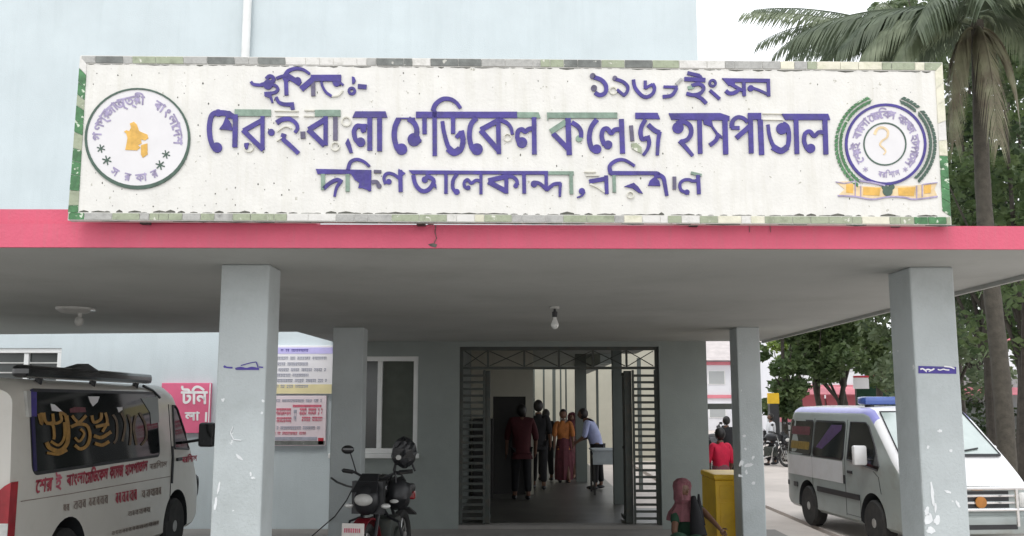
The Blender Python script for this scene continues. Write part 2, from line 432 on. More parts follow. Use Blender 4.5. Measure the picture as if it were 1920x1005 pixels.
def ring_pts(cx, cy, r, n=20, ry=None):
    ry = ry or r
    return [(cx + r * math.cos(2 * math.pi * i / n), cy + ry * math.sin(2 * math.pi * i / n)) for i in range(n)]
def poly_into(g, poly, fn, top, bottom):
    n = len(poly)
    g.add([fn(*q, top) for q in poly] + [fn(*q, bottom) for q in poly], [tuple(range(n))] + [(i, n + i, n + (i + 1) % n, (i + 1) % n) for i in range(n)])
def marks(g, items, zoom, fn, top, bottom, k0=0):
    "items: ('s', width, [pts], width_end) | ('d', x, y, r) | ('p', [pts]) | ('r', x, y, r, width) in zoomed coordinates"
    ox, oy, f = zoom; k = k0
    T = lambda q: (ox + q[0] / f, oy + q[1] / f)
    for it in items:
        h = top + k * .0004; k += 1
        if it[0] == 's':
            L_, R_ = stroke_outline(it[2], it[1], it[3] if len(it) > 3 else None)
            strip_into(g, [T(q) for q in L_], [T(q) for q in R_], fn, h, bottom)
        elif it[0] == 'd': poly_into(g, [T(q) for q in ring_pts(it[1], it[2], it[3])], fn, h, bottom)
        elif it[0] == 'p': poly_into(g, [T(q) for q in it[1]], fn, h, bottom)
        elif it[0] == 'r':
            a = ring_pts(it[1], it[2], it[3] - it[4] / 2, 24); b = ring_pts(it[1], it[2], it[3] + it[4] / 2, 24)
            strip_into(g, [T(q) for q in a + a[:1]], [T(q) for q in b + b[:1]], fn, h, bottom)
    return g
# ================================================================== the setting
def structure(g, name, m): return kind(g.obj(name, m), 'structure')
g = G(); n = 24
g.box(-400, 400, -200, 700, -.60, -.30); structure(g, 'ground', M['ground'])
g = G(); g.box(4.90, 60, -30, 160, -.42, -.22); structure(g, 'road', M['ground'])
g = G(); g.cbox(3.70, 4.72, -30, 60, -.42, -.20, .01); structure(g, 'pavement', M['paving'])
g = G(); g.box(-30, 3.66, 3.0, 14.18, -.42, 0); structure(g, 'forecourt_slab', M['concrete'])
g = G(); g.box(-30, 3.66, -30, 3.0, -.42, -.02); structure(g, 'forecourt', M['concrete'])
g = G(); g.box(4.722, 4.898, -30, 60, -.40, -.36); structure(g, 'drain_channel', M['road_line'])

WY = 14.2
ZS = at(900, 640, WY).z            # soffit height
def wall_cells(g, x0, x1, z0, z1, y0, y1, holes):
    xs = sorted({x0, x1, *[h[0] for h in holes], *[h[1] for h in holes]}); zs = sorted({z0, z1, *[h[2] for h in holes], *[h[3] for h in holes]})
    for i in range(len(xs) - 1):
        for j in range(len(zs) - 1):
            cx, cz = (xs[i] + xs[i + 1]) / 2, (zs[j] + zs[j + 1]) / 2
            if any(h[0] < cx < h[1] and h[2] < cz < h[3] for h in holes): continue
            g.box(xs[i], xs[i + 1], y0, y1, zs[j], zs[j + 1])

# ------------------------------------------------------------------ hospital building
D0, D1, DZ = -.883, 2.053, 2.62
bld = thing('hospital_building', 'tall pale blue hospital block behind the canopy, with the entrance doorway', 'building', (0, WY, 0))
WL = (-8.2, -6.78, 1.25, 2.60); WM = (-2.75, -1.49, 1.07, 2.478)
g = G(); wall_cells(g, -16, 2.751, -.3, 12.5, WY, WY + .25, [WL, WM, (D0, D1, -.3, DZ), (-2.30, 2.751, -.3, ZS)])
front = g.obj('front_wall', M['wall'], bld)
g = G(); wall_cells(g, -2.30, 2.751, -.3, ZS, WY, WY + .25, [WM, (D0, D1, -.3, DZ)]); g.obj('entrance_wall', M['inner'], bld)  # same wall under the canopy, its shade painted in
g = G(); g.box(-16, -15.75, WY + .25, 20, -.3, 12.5); g.box(2.50, 2.751, WY + .25, 15.2, -.3, 2.9); g.box(2.50, 2.751, WY + .25, 20, 2.9, 12.5)
g.box(-16, 2.751, 20, 20.25, 2.9, 12.5); g.obj('side_wall', M['wall'], bld)
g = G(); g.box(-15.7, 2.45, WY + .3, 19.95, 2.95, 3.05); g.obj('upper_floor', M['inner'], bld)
g = G(); g.box(-16, 2.751, WY, 20.25, 12.5, 12.7); g.obj('roof', M['concrete'], bld)
g = G(); pa = at(465, 50, WY).x
g.tube([(pa, WY - .075, 3.3), (pa, WY - .075, 12.4)], .065, 12)
g.obj('drain_pipe', M['white_frame'], bld, smooth=True)
for z in (4.1, 6.35, 8.6):
    g = G(); g.torus((pa, WY - .075, z), (0, 0, 1), .066, .014, 16, 6); g.obj('pipe_bracket', M['white_frame'], bld)

def window(parent, x0, x1, z0, z1, y, split, panes, bars=False):
    f = G(); t = .07
    f.cbox(x0, x1, y - .03, y + .05, z1 - t, z1, .006); f.cbox(x0, x1, y - .05, y + .05, z0, z0 + t, .006)
    f.cbox(x0, x0 + t, y - .028, y + .05, z0 + t, z1 - t, .006); f.cbox(x1 - t, x1, y - .028, y + .05, z0 + t, z1 - t, .006)
    fr = f.obj('window', M['white_frame'], parent)
    s = G(); s.cbox(split - .035, split + .035, y - .012, y + .045, z0 + t, z1 - t, .006); s.obj('mullion', M['white_frame'], fr)
    for k, (a, b) in enumerate(((x0 + t, split - .035), (split + .035, x1 - t))):
        p = G(); p.box(a, b, y + .03 + .01 * k, y + .04 + .01 * k, z0 + t, z1 - t); p.obj('pane', M[panes[k]], fr)
    if bars:
        for k in range(8):
            z = z0 + .12 + k * (z1 - z0 - .2) / 8
            b = G(); b.box(x0 + t, x1 - t, y + .005, y + .02, z, z + .018); b.obj('bar', M['lamp_grey'], fr)
    return fr
window(bld, WM[0], WM[1], WM[2], WM[3], WY + .05, -2.06, ('glass_dark', 'glass_green'))
window(bld, WL[0], WL[1], WL[2], WL[3], WY + .05, -7.32, ('glass_dark', 'glass_dark'), True)
g = G(); g.cbox(WM[0] - .03, WM[1] + .03, WY - .06, WY - .002, WM[2] - .07, WM[2] - .002, .01); g.obj('window_sill', M['white_frame'], bld)
g = G(); g.box(D0, D1, WY - .02, WY + .28, .0, .05); g.obj('threshold', M['concrete'], bld)

# corridor behind the doorway
cor = thing('entrance_corridor', 'cream walled corridor seen through the hospital entrance, open between pillars on its right', 'corridor', (0, WY + .3, 0))
g = G(); g.box(-3.0, 2.45, WY + .28, 16.6, -.3, .04); g.box(-3.0, 1.98, 16.6, 34, -.3, .04); cf = kind(g.obj('corridor_floor', M['floor_in']), 'structure')
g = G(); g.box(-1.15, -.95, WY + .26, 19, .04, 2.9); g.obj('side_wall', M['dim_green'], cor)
g = G(); wall_cells(g, -.95, .27, .04, 2.9, 19, 19.2, [(-.52, .12, .04, 1.92)]); g.obj('facing_wall', M['cream'], cor)
g = G(); g.box(.07, .27, 19.2, 33.9, .04, 2.9); g.obj('far_side_wall', M['cream'], cor)
g = G(); g.box(-.52, .12, 19.1, 19.15, .04, 1.92); g.obj('dark_door', M['wood'], cor)
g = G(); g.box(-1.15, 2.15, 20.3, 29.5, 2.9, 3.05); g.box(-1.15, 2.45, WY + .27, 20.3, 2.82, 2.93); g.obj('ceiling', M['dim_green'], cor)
g = G(); g.box(.27, 5.4, 34, 34.25, -.3, 4.1); g.obj('end_wall', M['cream'], cor)
g = G(); g.box(1.70, 1.95, 20.3, 29.5, 2.62, 2.9); g.obj('beam', M['inner'], cor)
for (pa_, pb_, y) in ((1149, 1167, 17.2), (1118, 1122.5, 24), (1079, 1100, 21.9), (1060, 1063, 30), (1050, 1053, 31), (1036, 1042, 31.5), (1018, 1021.5, 32), (999, 1003, 32), (1196, 1203, 24)):
    xa_, xb_ = at(pa_, 755, y).x, at(pb_, 755, y).x
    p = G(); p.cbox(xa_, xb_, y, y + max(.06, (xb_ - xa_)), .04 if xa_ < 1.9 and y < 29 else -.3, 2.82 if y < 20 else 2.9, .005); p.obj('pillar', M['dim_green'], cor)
g = G(); g.box(.27, 2.6, 30.0, 30.2, 2.9, 3.1); g.obj('cross_beam', M['dim_green'], cor)

# ------------------------------------------------------------------ entrance gate
GY = WY + .10
gate = thing('entrance_gate', 'dark steel gate in the hospital doorway with crossed top panels and slatted wings', 'gate', (0, GY, 0))
zt = at(1000, 690, GY).z
g = G()
for (a, b, c, d) in ((D0, D1, DZ - .05, DZ), (D0, D0 + .05, .05, DZ - .05), (D1 - .05, D1, .05, DZ - .05), (D0 + .05, D1 - .05, zt - .02, zt + .02)):
    g.box(a, b, GY - .03, GY + .03, c, d)
g.obj('gate_frame', M['steel'], gate)
cols = [at(p, 700, GY).x for p in (915, 983, 1048, 1112, 1175)]
bounds = [D0 + .05] + cols + [D1 - .05]
for x in cols:
    b = G(); b.box(x - .015, x + .015, GY - .02, GY + .02, zt + .02, DZ - .05); b.obj('upright', M['steel'], gate)
for i in range(len(bounds) - 1):
    a, b_ = bounds[i] + .02, bounds[i + 1] - .02
    x = G(); x.tube([(a, GY, zt + .03), (b_, GY, DZ - .06)], .008, 6); x.tube([(a, GY + .012, DZ - .06), (b_, GY + .012, zt + .03)], .008, 6)
    x.obj('cross_brace', M['steel'], gate)
for side, (xa, xb) in enumerate(((at(868, 800, GY).x, at(906, 800, GY).x), (at(1190, 800, GY).x, at(1228, 800, GY).x))):
    lf = G(); lf.box(xa - .03, xa, GY - .025, GY + .025, .06, zt - .03); lf.box(xb, xb + .03, GY - .025, GY + .025, .06, zt - .03)
    leaf = lf.obj('side_wing', M['steel'], gate)
    k = 0; z = .12
    while z < zt - .08:
        s = G(); s.box(xa, xb, GY - .012, GY + .012, z, z + .036); s.obj('slat', M['steel'], leaf); z += .098
for side, xs in enumerate((at(912, 800, GY).x, at(1179, 800, GY).x)):
    lf = G(); lf.cbox(xs - .055, xs + .055, GY + .04, GY + .16, .06, zt - .04, .008)
    lf.box(xs - .05, xs + .05, GY + .16, GY + .78, .08, .13); lf.box(xs - .02, xs + .02, GY + .16, GY + .78, 1.1, 1.14); lf.box(xs - .02, xs + .02, GY + .16, GY + .78, zt - .1, zt - .05)
    leaf = lf.obj('folded_leaf', M['steel'], gate)
    for k in range(6):
        b = G(); y = GY + .22 + k * .1; b.box(xs - .012, xs + .012, y, y + .02, .13, zt - .1); b.obj('bar', M['steel'], leaf)

# ------------------------------------------------------------------ canopy
FL = Vector((-9.0, 5.41, 0)); FR = Vector((3.563, 5.672, 0))
def front_y(x): return 5.41 + (x + 9.0) * .262 / 12.563
can = thing('entrance_canopy', 'flat concrete canopy with a pink front band on four grey square columns', 'canopy', (0, 5.5, 0))
foot = [(-9, front_y(-9)), (3.563, front_y(3.563)), (3.563, WY - .003), (-2.78, WY - .003), (-2.843, 12.245), (-9, 12.92)]
TH = .128
g = G(); g.prism([(x, y, ZS) for x, y in foot], (0, 0, TH)); g.obj('slab', M['soffit'], can)
zt_r = on_plane(1850, 425, Vector((0, front_y(0), 0)), Vector((.0209, -1, 0))).z
n_f = Vector((.02085, -1, 0)).normalized()
def fas(px, py): return on_plane(px, py, FL + n_f * .012, n_f)
z_low = fas(1500, 467.5).z; z_mid = fas(1850, 425).z; z_hi = fas(60, 391).z
print('fascia', z_low, z_mid, z_hi, ZS)
a = FL + n_f * .03; b = FR + n_f * .03; inn = -n_f * .02
g = G(); g.prism([(a.x, a.y, z_low), (b.x, b.y, z_low), (b.x, b.y, z_mid), (a.x, a.y, z_mid)], inn)
e_ = G(); e_.box(3.566, 3.60, front_y(3.56) + .02, WY - .01, ZS - .03, ZS + .12); e_.obj('side_edge', M['soffit'], can)
fasc = g.obj('front_band', M['pink'], can)
g = G(); a2 = FL - n_f * .01; c2 = Vector((-1.2, front_y(-1.2), 0)) - n_f * .01
g.prism([(a2.x, a2.y, z_mid + .002), (c2.x, c2.y, z_mid + .002), (c2.x, c2.y, z_hi), (a2.x, a2.y, z_hi)], -n_f * .12)
g.obj('parapet', M['pink'], can)
g = G(); p = [fas(x, y) + n_f * .022 for x, y in ((818, 423), (816, 436), (819, 448), (814, 458))]; g.tube(p, .0022, 5)
q = [fas(x, y) + n_f * .020 for x, y in ((803, 459), (812, 457), (820, 459), (818, 465), (808, 463))]; g.prism(q, -n_f * .01)
for xx in (1403, 1442):
    g.tube([fas(xx, 424) + n_f * .022, fas(xx + 1, 437) + n_f * .022], .0016, 5)
kind(g.obj('cracks', M['grime_shade'], can), 'stuff')

def column(x0, x1, y0, y1, flare=0):
    g = G(); g.cbox(x0, x1, y0, y1, -.02, ZS, .012); c = g.obj('column', M['column'], can); return c
cA = (-1.949, -1.632, 6.2, 6.50); cB = (2.600, 2.893, 6.36, 6.74); cC = (-2.24, -1.87, 11.52, 11.82); cD = (2.600, 2.875, 11.52, 11.92)
colA = column(*cA); colB = column(*cB); colC = column(*cC); colD = column(*cD)
# worn lettering strips and scuffs on the two front columns
n_y = Vector((0, -1, 0))
def colpt(c): 
    y = c[2]
    return lambda px, py, h: on_plane(px, py, Vector((0, y - .001 - h, 0)), n_y)
fB = colpt(cB)
g = G(); poly_into(g, [(1722, 686), (1793, 688), (1793, 701), (1722, 700)], fB, .002, 0); st = g.obj('name_strip', M['blue_strip'], colB)
wt = G(); zz = (1700, 660, 16)
marks(wt, [('s', 44, [(410, 520), (480, 500), (560, 545), (640, 520), (740, 545), (830, 500)]), ('s', 26, [(560, 560), (600, 600)]), ('s', 34, [(930, 520), (1010, 540), (1100, 515), (1180, 535), (1280, 540)]), ('s', 40, [(1120, 430), (1300, 450), (1440, 500)]), ('s', 20, [(660, 590), (740, 560)])], zz, fB, .004, .002)
wt.obj('lettering', M['white_text'], st)
fA = colpt(cA)
g = G(); marks(g, [('s', 9, [(60, 78), (75, 84), (105, 86)]), ('s', 11, [(120, 92), (150, 86), (180, 92), (210, 86), (245, 92)]), ('d', 62, 80, 7), ('s', 7, [(250, 82), (272, 84)]),
                   ('s', 5, [(150, 74), (200, 60), (235, 54)]), ('p', [(120, 88), (250, 88), (250, 98), (125, 98)]), ('s', 6, [(235, 55), (245, 85)])], (400, 660, 2.917), fA, .002, 0)
g.obj('faded_lettering', M['blue_strip'], colA)
def scuffs(fn, spots, parent):
    for sp in spots:
        g = G(); rr = random.Random(int(sp[0] * 7 + sp[1]))
        x, y, r1, r2, rot = sp; n_ = 11; pl = []
        for i in range(n_):
            th = 2 * math.pi * i / n_; q = rr.uniform(.55, 1.15)
            a_, b_ = r1 * q * math.cos(th), r2 * q * math.sin(th); pl.append((x + a_ * math.cos(rot) - b_ * math.sin(rot), y + a_ * math.sin(rot) + b_ * math.cos(rot)))
        poly_into(g, pl, fn, .0015, 0); g.obj('paper_scrap', M['scrap'], parent)
scuffs(fA, [(418, 750, 4, 4, 0), (491, 774, 3, 3, 0), (493, 752, 3, 3, 0), (449, 858, 9, 3, .8), (470, 888, 3, 5, 0), (474, 896, 5, 2.5, 0), (410, 915, 3, 12, .2), (404, 945, 3, 14, .1)], colA)
scuffs(fB, [(1762, 808, 5, 3, 0), (1740, 838, 3, 4, 0), (1783, 845, 4, 3, 0), (1748, 925, 4, 22, -.15), (1742, 975, 8, 14, .2), (1757, 975, 7, 10, .4), (1777, 922, 8, 3, .3), (1796, 945, 3, 9, -.6), (1745, 995, 9, 8, .2), (1738, 958, 6, 9, .3), (1754, 952, 3, 10, 0)], colB)
fD = colpt(cD)
scuffs(fD, [(1395, 818, 4, 3, 0), (1398, 842, 3, 3, 0), (1390, 868, 4, 8, .3), (1404, 872, 9, 4, -.4), (1412, 858, 3, 5, .4), (1413, 906, 4, 3, 0), (1388, 892, 5, 3, .3), (1399, 885, 3, 5, 0)], colD)
g = G(); g.tube([colpt(cA)(437, 800, .002), colpt(cA)(432, 812, .002), colpt(cA)(438, 824, .002), colpt(cA)(452, 826, .002)], .004, 5); g.obj('chalk_mark', M['scrap'], colA)

# ------------------------------------------------------------------ signboard
TL, TR, BL, BR = (151, 104), (1767, 117), (127, 413), (1784, 422)
sA = Vector((-2.5, 5.39, 0)); 
nS = Vector((.0209, -1, 0)); nS.normalize()
# the board stands clear of the band, its right end a little farther off
S_p0 = Vector((at(139, 300, 5.385).x, 5.385, 0)); S_p1 = Vector((at(1775, 300, 5.55).x, 5.55, 0))
sx = (S_p1 - S_p0).normalized(); nS = Vector((sx.y, -sx.x, 0))
def S(px, py, h=0): return on_plane(px, py, S_p0, nS) + nS * h
sign = thing('hospital_signboard', 'long white name board with raised blue Bengali lettering on the canopy front', 'signboard', tuple(S_p0))
g = G(); g.prism([S(*TL), S(*TR), S(*BR), S(*BL)], -nS * .055); g.obj('board', M['board'], sign)
iTL, iTR, iBL, iBR = (164, 120), (1751, 134), (148, 398), (1766, 406)
lp = lambda a, b, t: (a[0] + (b[0] - a[0]) * t, a[1] + (b[1] - a[1]) * t)
g = G()
for (a, b) in ((iTL, iTR), (iBL, iBR)):
    dy = -1 if a is iTL else 1
    for k in range(70):
        rr = random.random()
        t0, t1 = k / 70, (k + random.uniform(.4, 1.4)) / 70
        w_ = random.uniform(.8, 3.2) if rr < .75 else random.uniform(3, 6)
        if a is iTL: w_ *= .6
        p, q = lp(a, b, min(t0, 1)), lp(a, b, min(t1, 1))
        e = -1.5 if dy > 0 else 1
        poly_into(g, [(p[0], p[1] - e * 0), (q[0], q[1]), (q[0] - 1, q[1] - dy * w_ * .5), ((p[0] + q[0]) / 2, (p[1] + q[1]) / 2 - dy * w_), (p[0] + 1, p[1] - dy * w_ * .4)], S, .0008 + .0004 * (k % 3), 0)
rg = random.Random(12); x = 150  # dark strip along the board's lower edge, a painted shadow line
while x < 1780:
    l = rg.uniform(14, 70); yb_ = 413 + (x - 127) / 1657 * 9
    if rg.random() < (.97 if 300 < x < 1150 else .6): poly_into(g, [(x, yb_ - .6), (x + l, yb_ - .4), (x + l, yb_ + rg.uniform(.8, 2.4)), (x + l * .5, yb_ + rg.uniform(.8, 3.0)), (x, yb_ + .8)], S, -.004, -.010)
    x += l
rg = random.Random(21)
for _ in range(150):
    x = 170 + 620 * rg.random() ** 1.4 if rg.random() < .75 else rg.uniform(800, 1740); y = rg.uniform(128, 392); r_ = rg.uniform(.5, 1.5)
    poly_into(g, [(x + r_ * rg.uniform(.6, 1.3) * math.cos(a_), y + r_ * rg.uniform(.8, 2.2) * math.sin(a_)) for a_ in (0, 1.2, 2.5, 3.8, 5)], S, .0007, 0)
kind(g.obj('grime_and_shadow_line', M['grime_shade'], sign), 'stuff')
def tile(quad, m, h):
    g = G(); poly_into(g, quad, S, h, -.001); return g.obj('border_tile', m, sign)
def tile_row(o0, o1, i0, i1, cuts, pal, gap):
    L = math.hypot(o1[0] - o0[0], o1[1] - o0[1]); t = 0; k = 0
    for (ln, c) in cuts:
        t1 = min(1, t + ln / L)
        a, b = t + gap / L, t1 - gap / L
        if b > a: tile([lp(o0, o1, a), lp(o0, o1, b), lp(i0, i1, b), lp(i0, i1, a)], M[c], .004 + random.uniform(0, .003))
        t = t1; k += 1
        if t >= 1: break
rt = random.Random(3)
def cuts(spec, total):
    out = []; s = 0
    for upto, pal in spec:
        while s < upto - 12:
            l = min(rt.choice((18, 26, 34, 44, 52)), upto - s); out.append((l, rt.choice(pal))); s += l
    return out
tp = cuts([(95, ['tile_dark', 'tile_dark', 'tile_grey']), (240, ['tile_pale', 'tile_grey']), (330, ['tile_dark', 'tile_grey', 'tile_grey']), (390, ['tile_pale', 'tile_dark']), (420, ['tile_white']), (560, ['tile_grey', 'tile_pale', 'tile_white']),
           (620, ['tile_dark', 'tile_pale']), (660, ['tile_white']), (860, ['tile_pale', 'tile_grey', 'tile_dark']), (1120, ['tile_pale', 'tile_pale', 'tile_dark', 'tile_pale']), (1230, ['tile_white', 'tile_grey', 'tile_white']), (1360, ['tile_grey', 'tile_cream']), (1650, ['tile_cream', 'tile_pale', 'tile_pale'])], 1616)
bt = cuts([(30, ['tile_green']), (410, ['tile_pale', 'tile_pale', 'tile_grey', 'tile_pale']), (450, ['tile_white']), (610, ['tile_grey', 'tile_grey', 'tile_white']), (720, ['tile_pale']), (762, ['tile_white']), (1080, ['tile_pale', 'tile_pale', 'tile_grey', 'tile_cream']),
           (1124, ['tile_white']), (1280, ['tile_cream', 'tile_pale', 'tile_white']), (1560, ['tile_pale', 'tile_cream', 'tile_pale']), (1680, ['tile_green', 'tile_pale'])], 1657)
ins = lambda a, b: a
tile_row((153, 105.5), (1766, 118), (153 + 1, 118), (1766, 132), tp, None, .6)
tile_row((128, 411.5), (1783, 420.5), (129, 399.5), (1782, 407.5), bt, None, .6)
lc = [(22, 'tile_white')] + [(l, c) for l, c in zip((26, 24, 20, 28, 22, 30, 24, 26, 30, 28, 30), ('tile_green', 'tile_green', 'tile_pale', 'tile_green', 'tile_green', 'tile_pale', 'tile_green', 'tile_green', 'tile_green', 'tile_pale', 'tile_green'))]
tile_row((151, 106), (128, 400), (163, 120), (146.5, 399), lc, None, .5)
rc = [(36, 'tile_cream'), (34, 'tile_cream'), (38, 'tile_cream'), (36, 'tile_white'), (30, 'tile_cream'), (42, 'tile_green'), (22, 'tile_green'), (24, 'tile_green'), (26, 'tile_green')]
tile_row((1766.5, 119), (1783, 419), (1753, 134), (1767.5, 407), rc, None, .5)

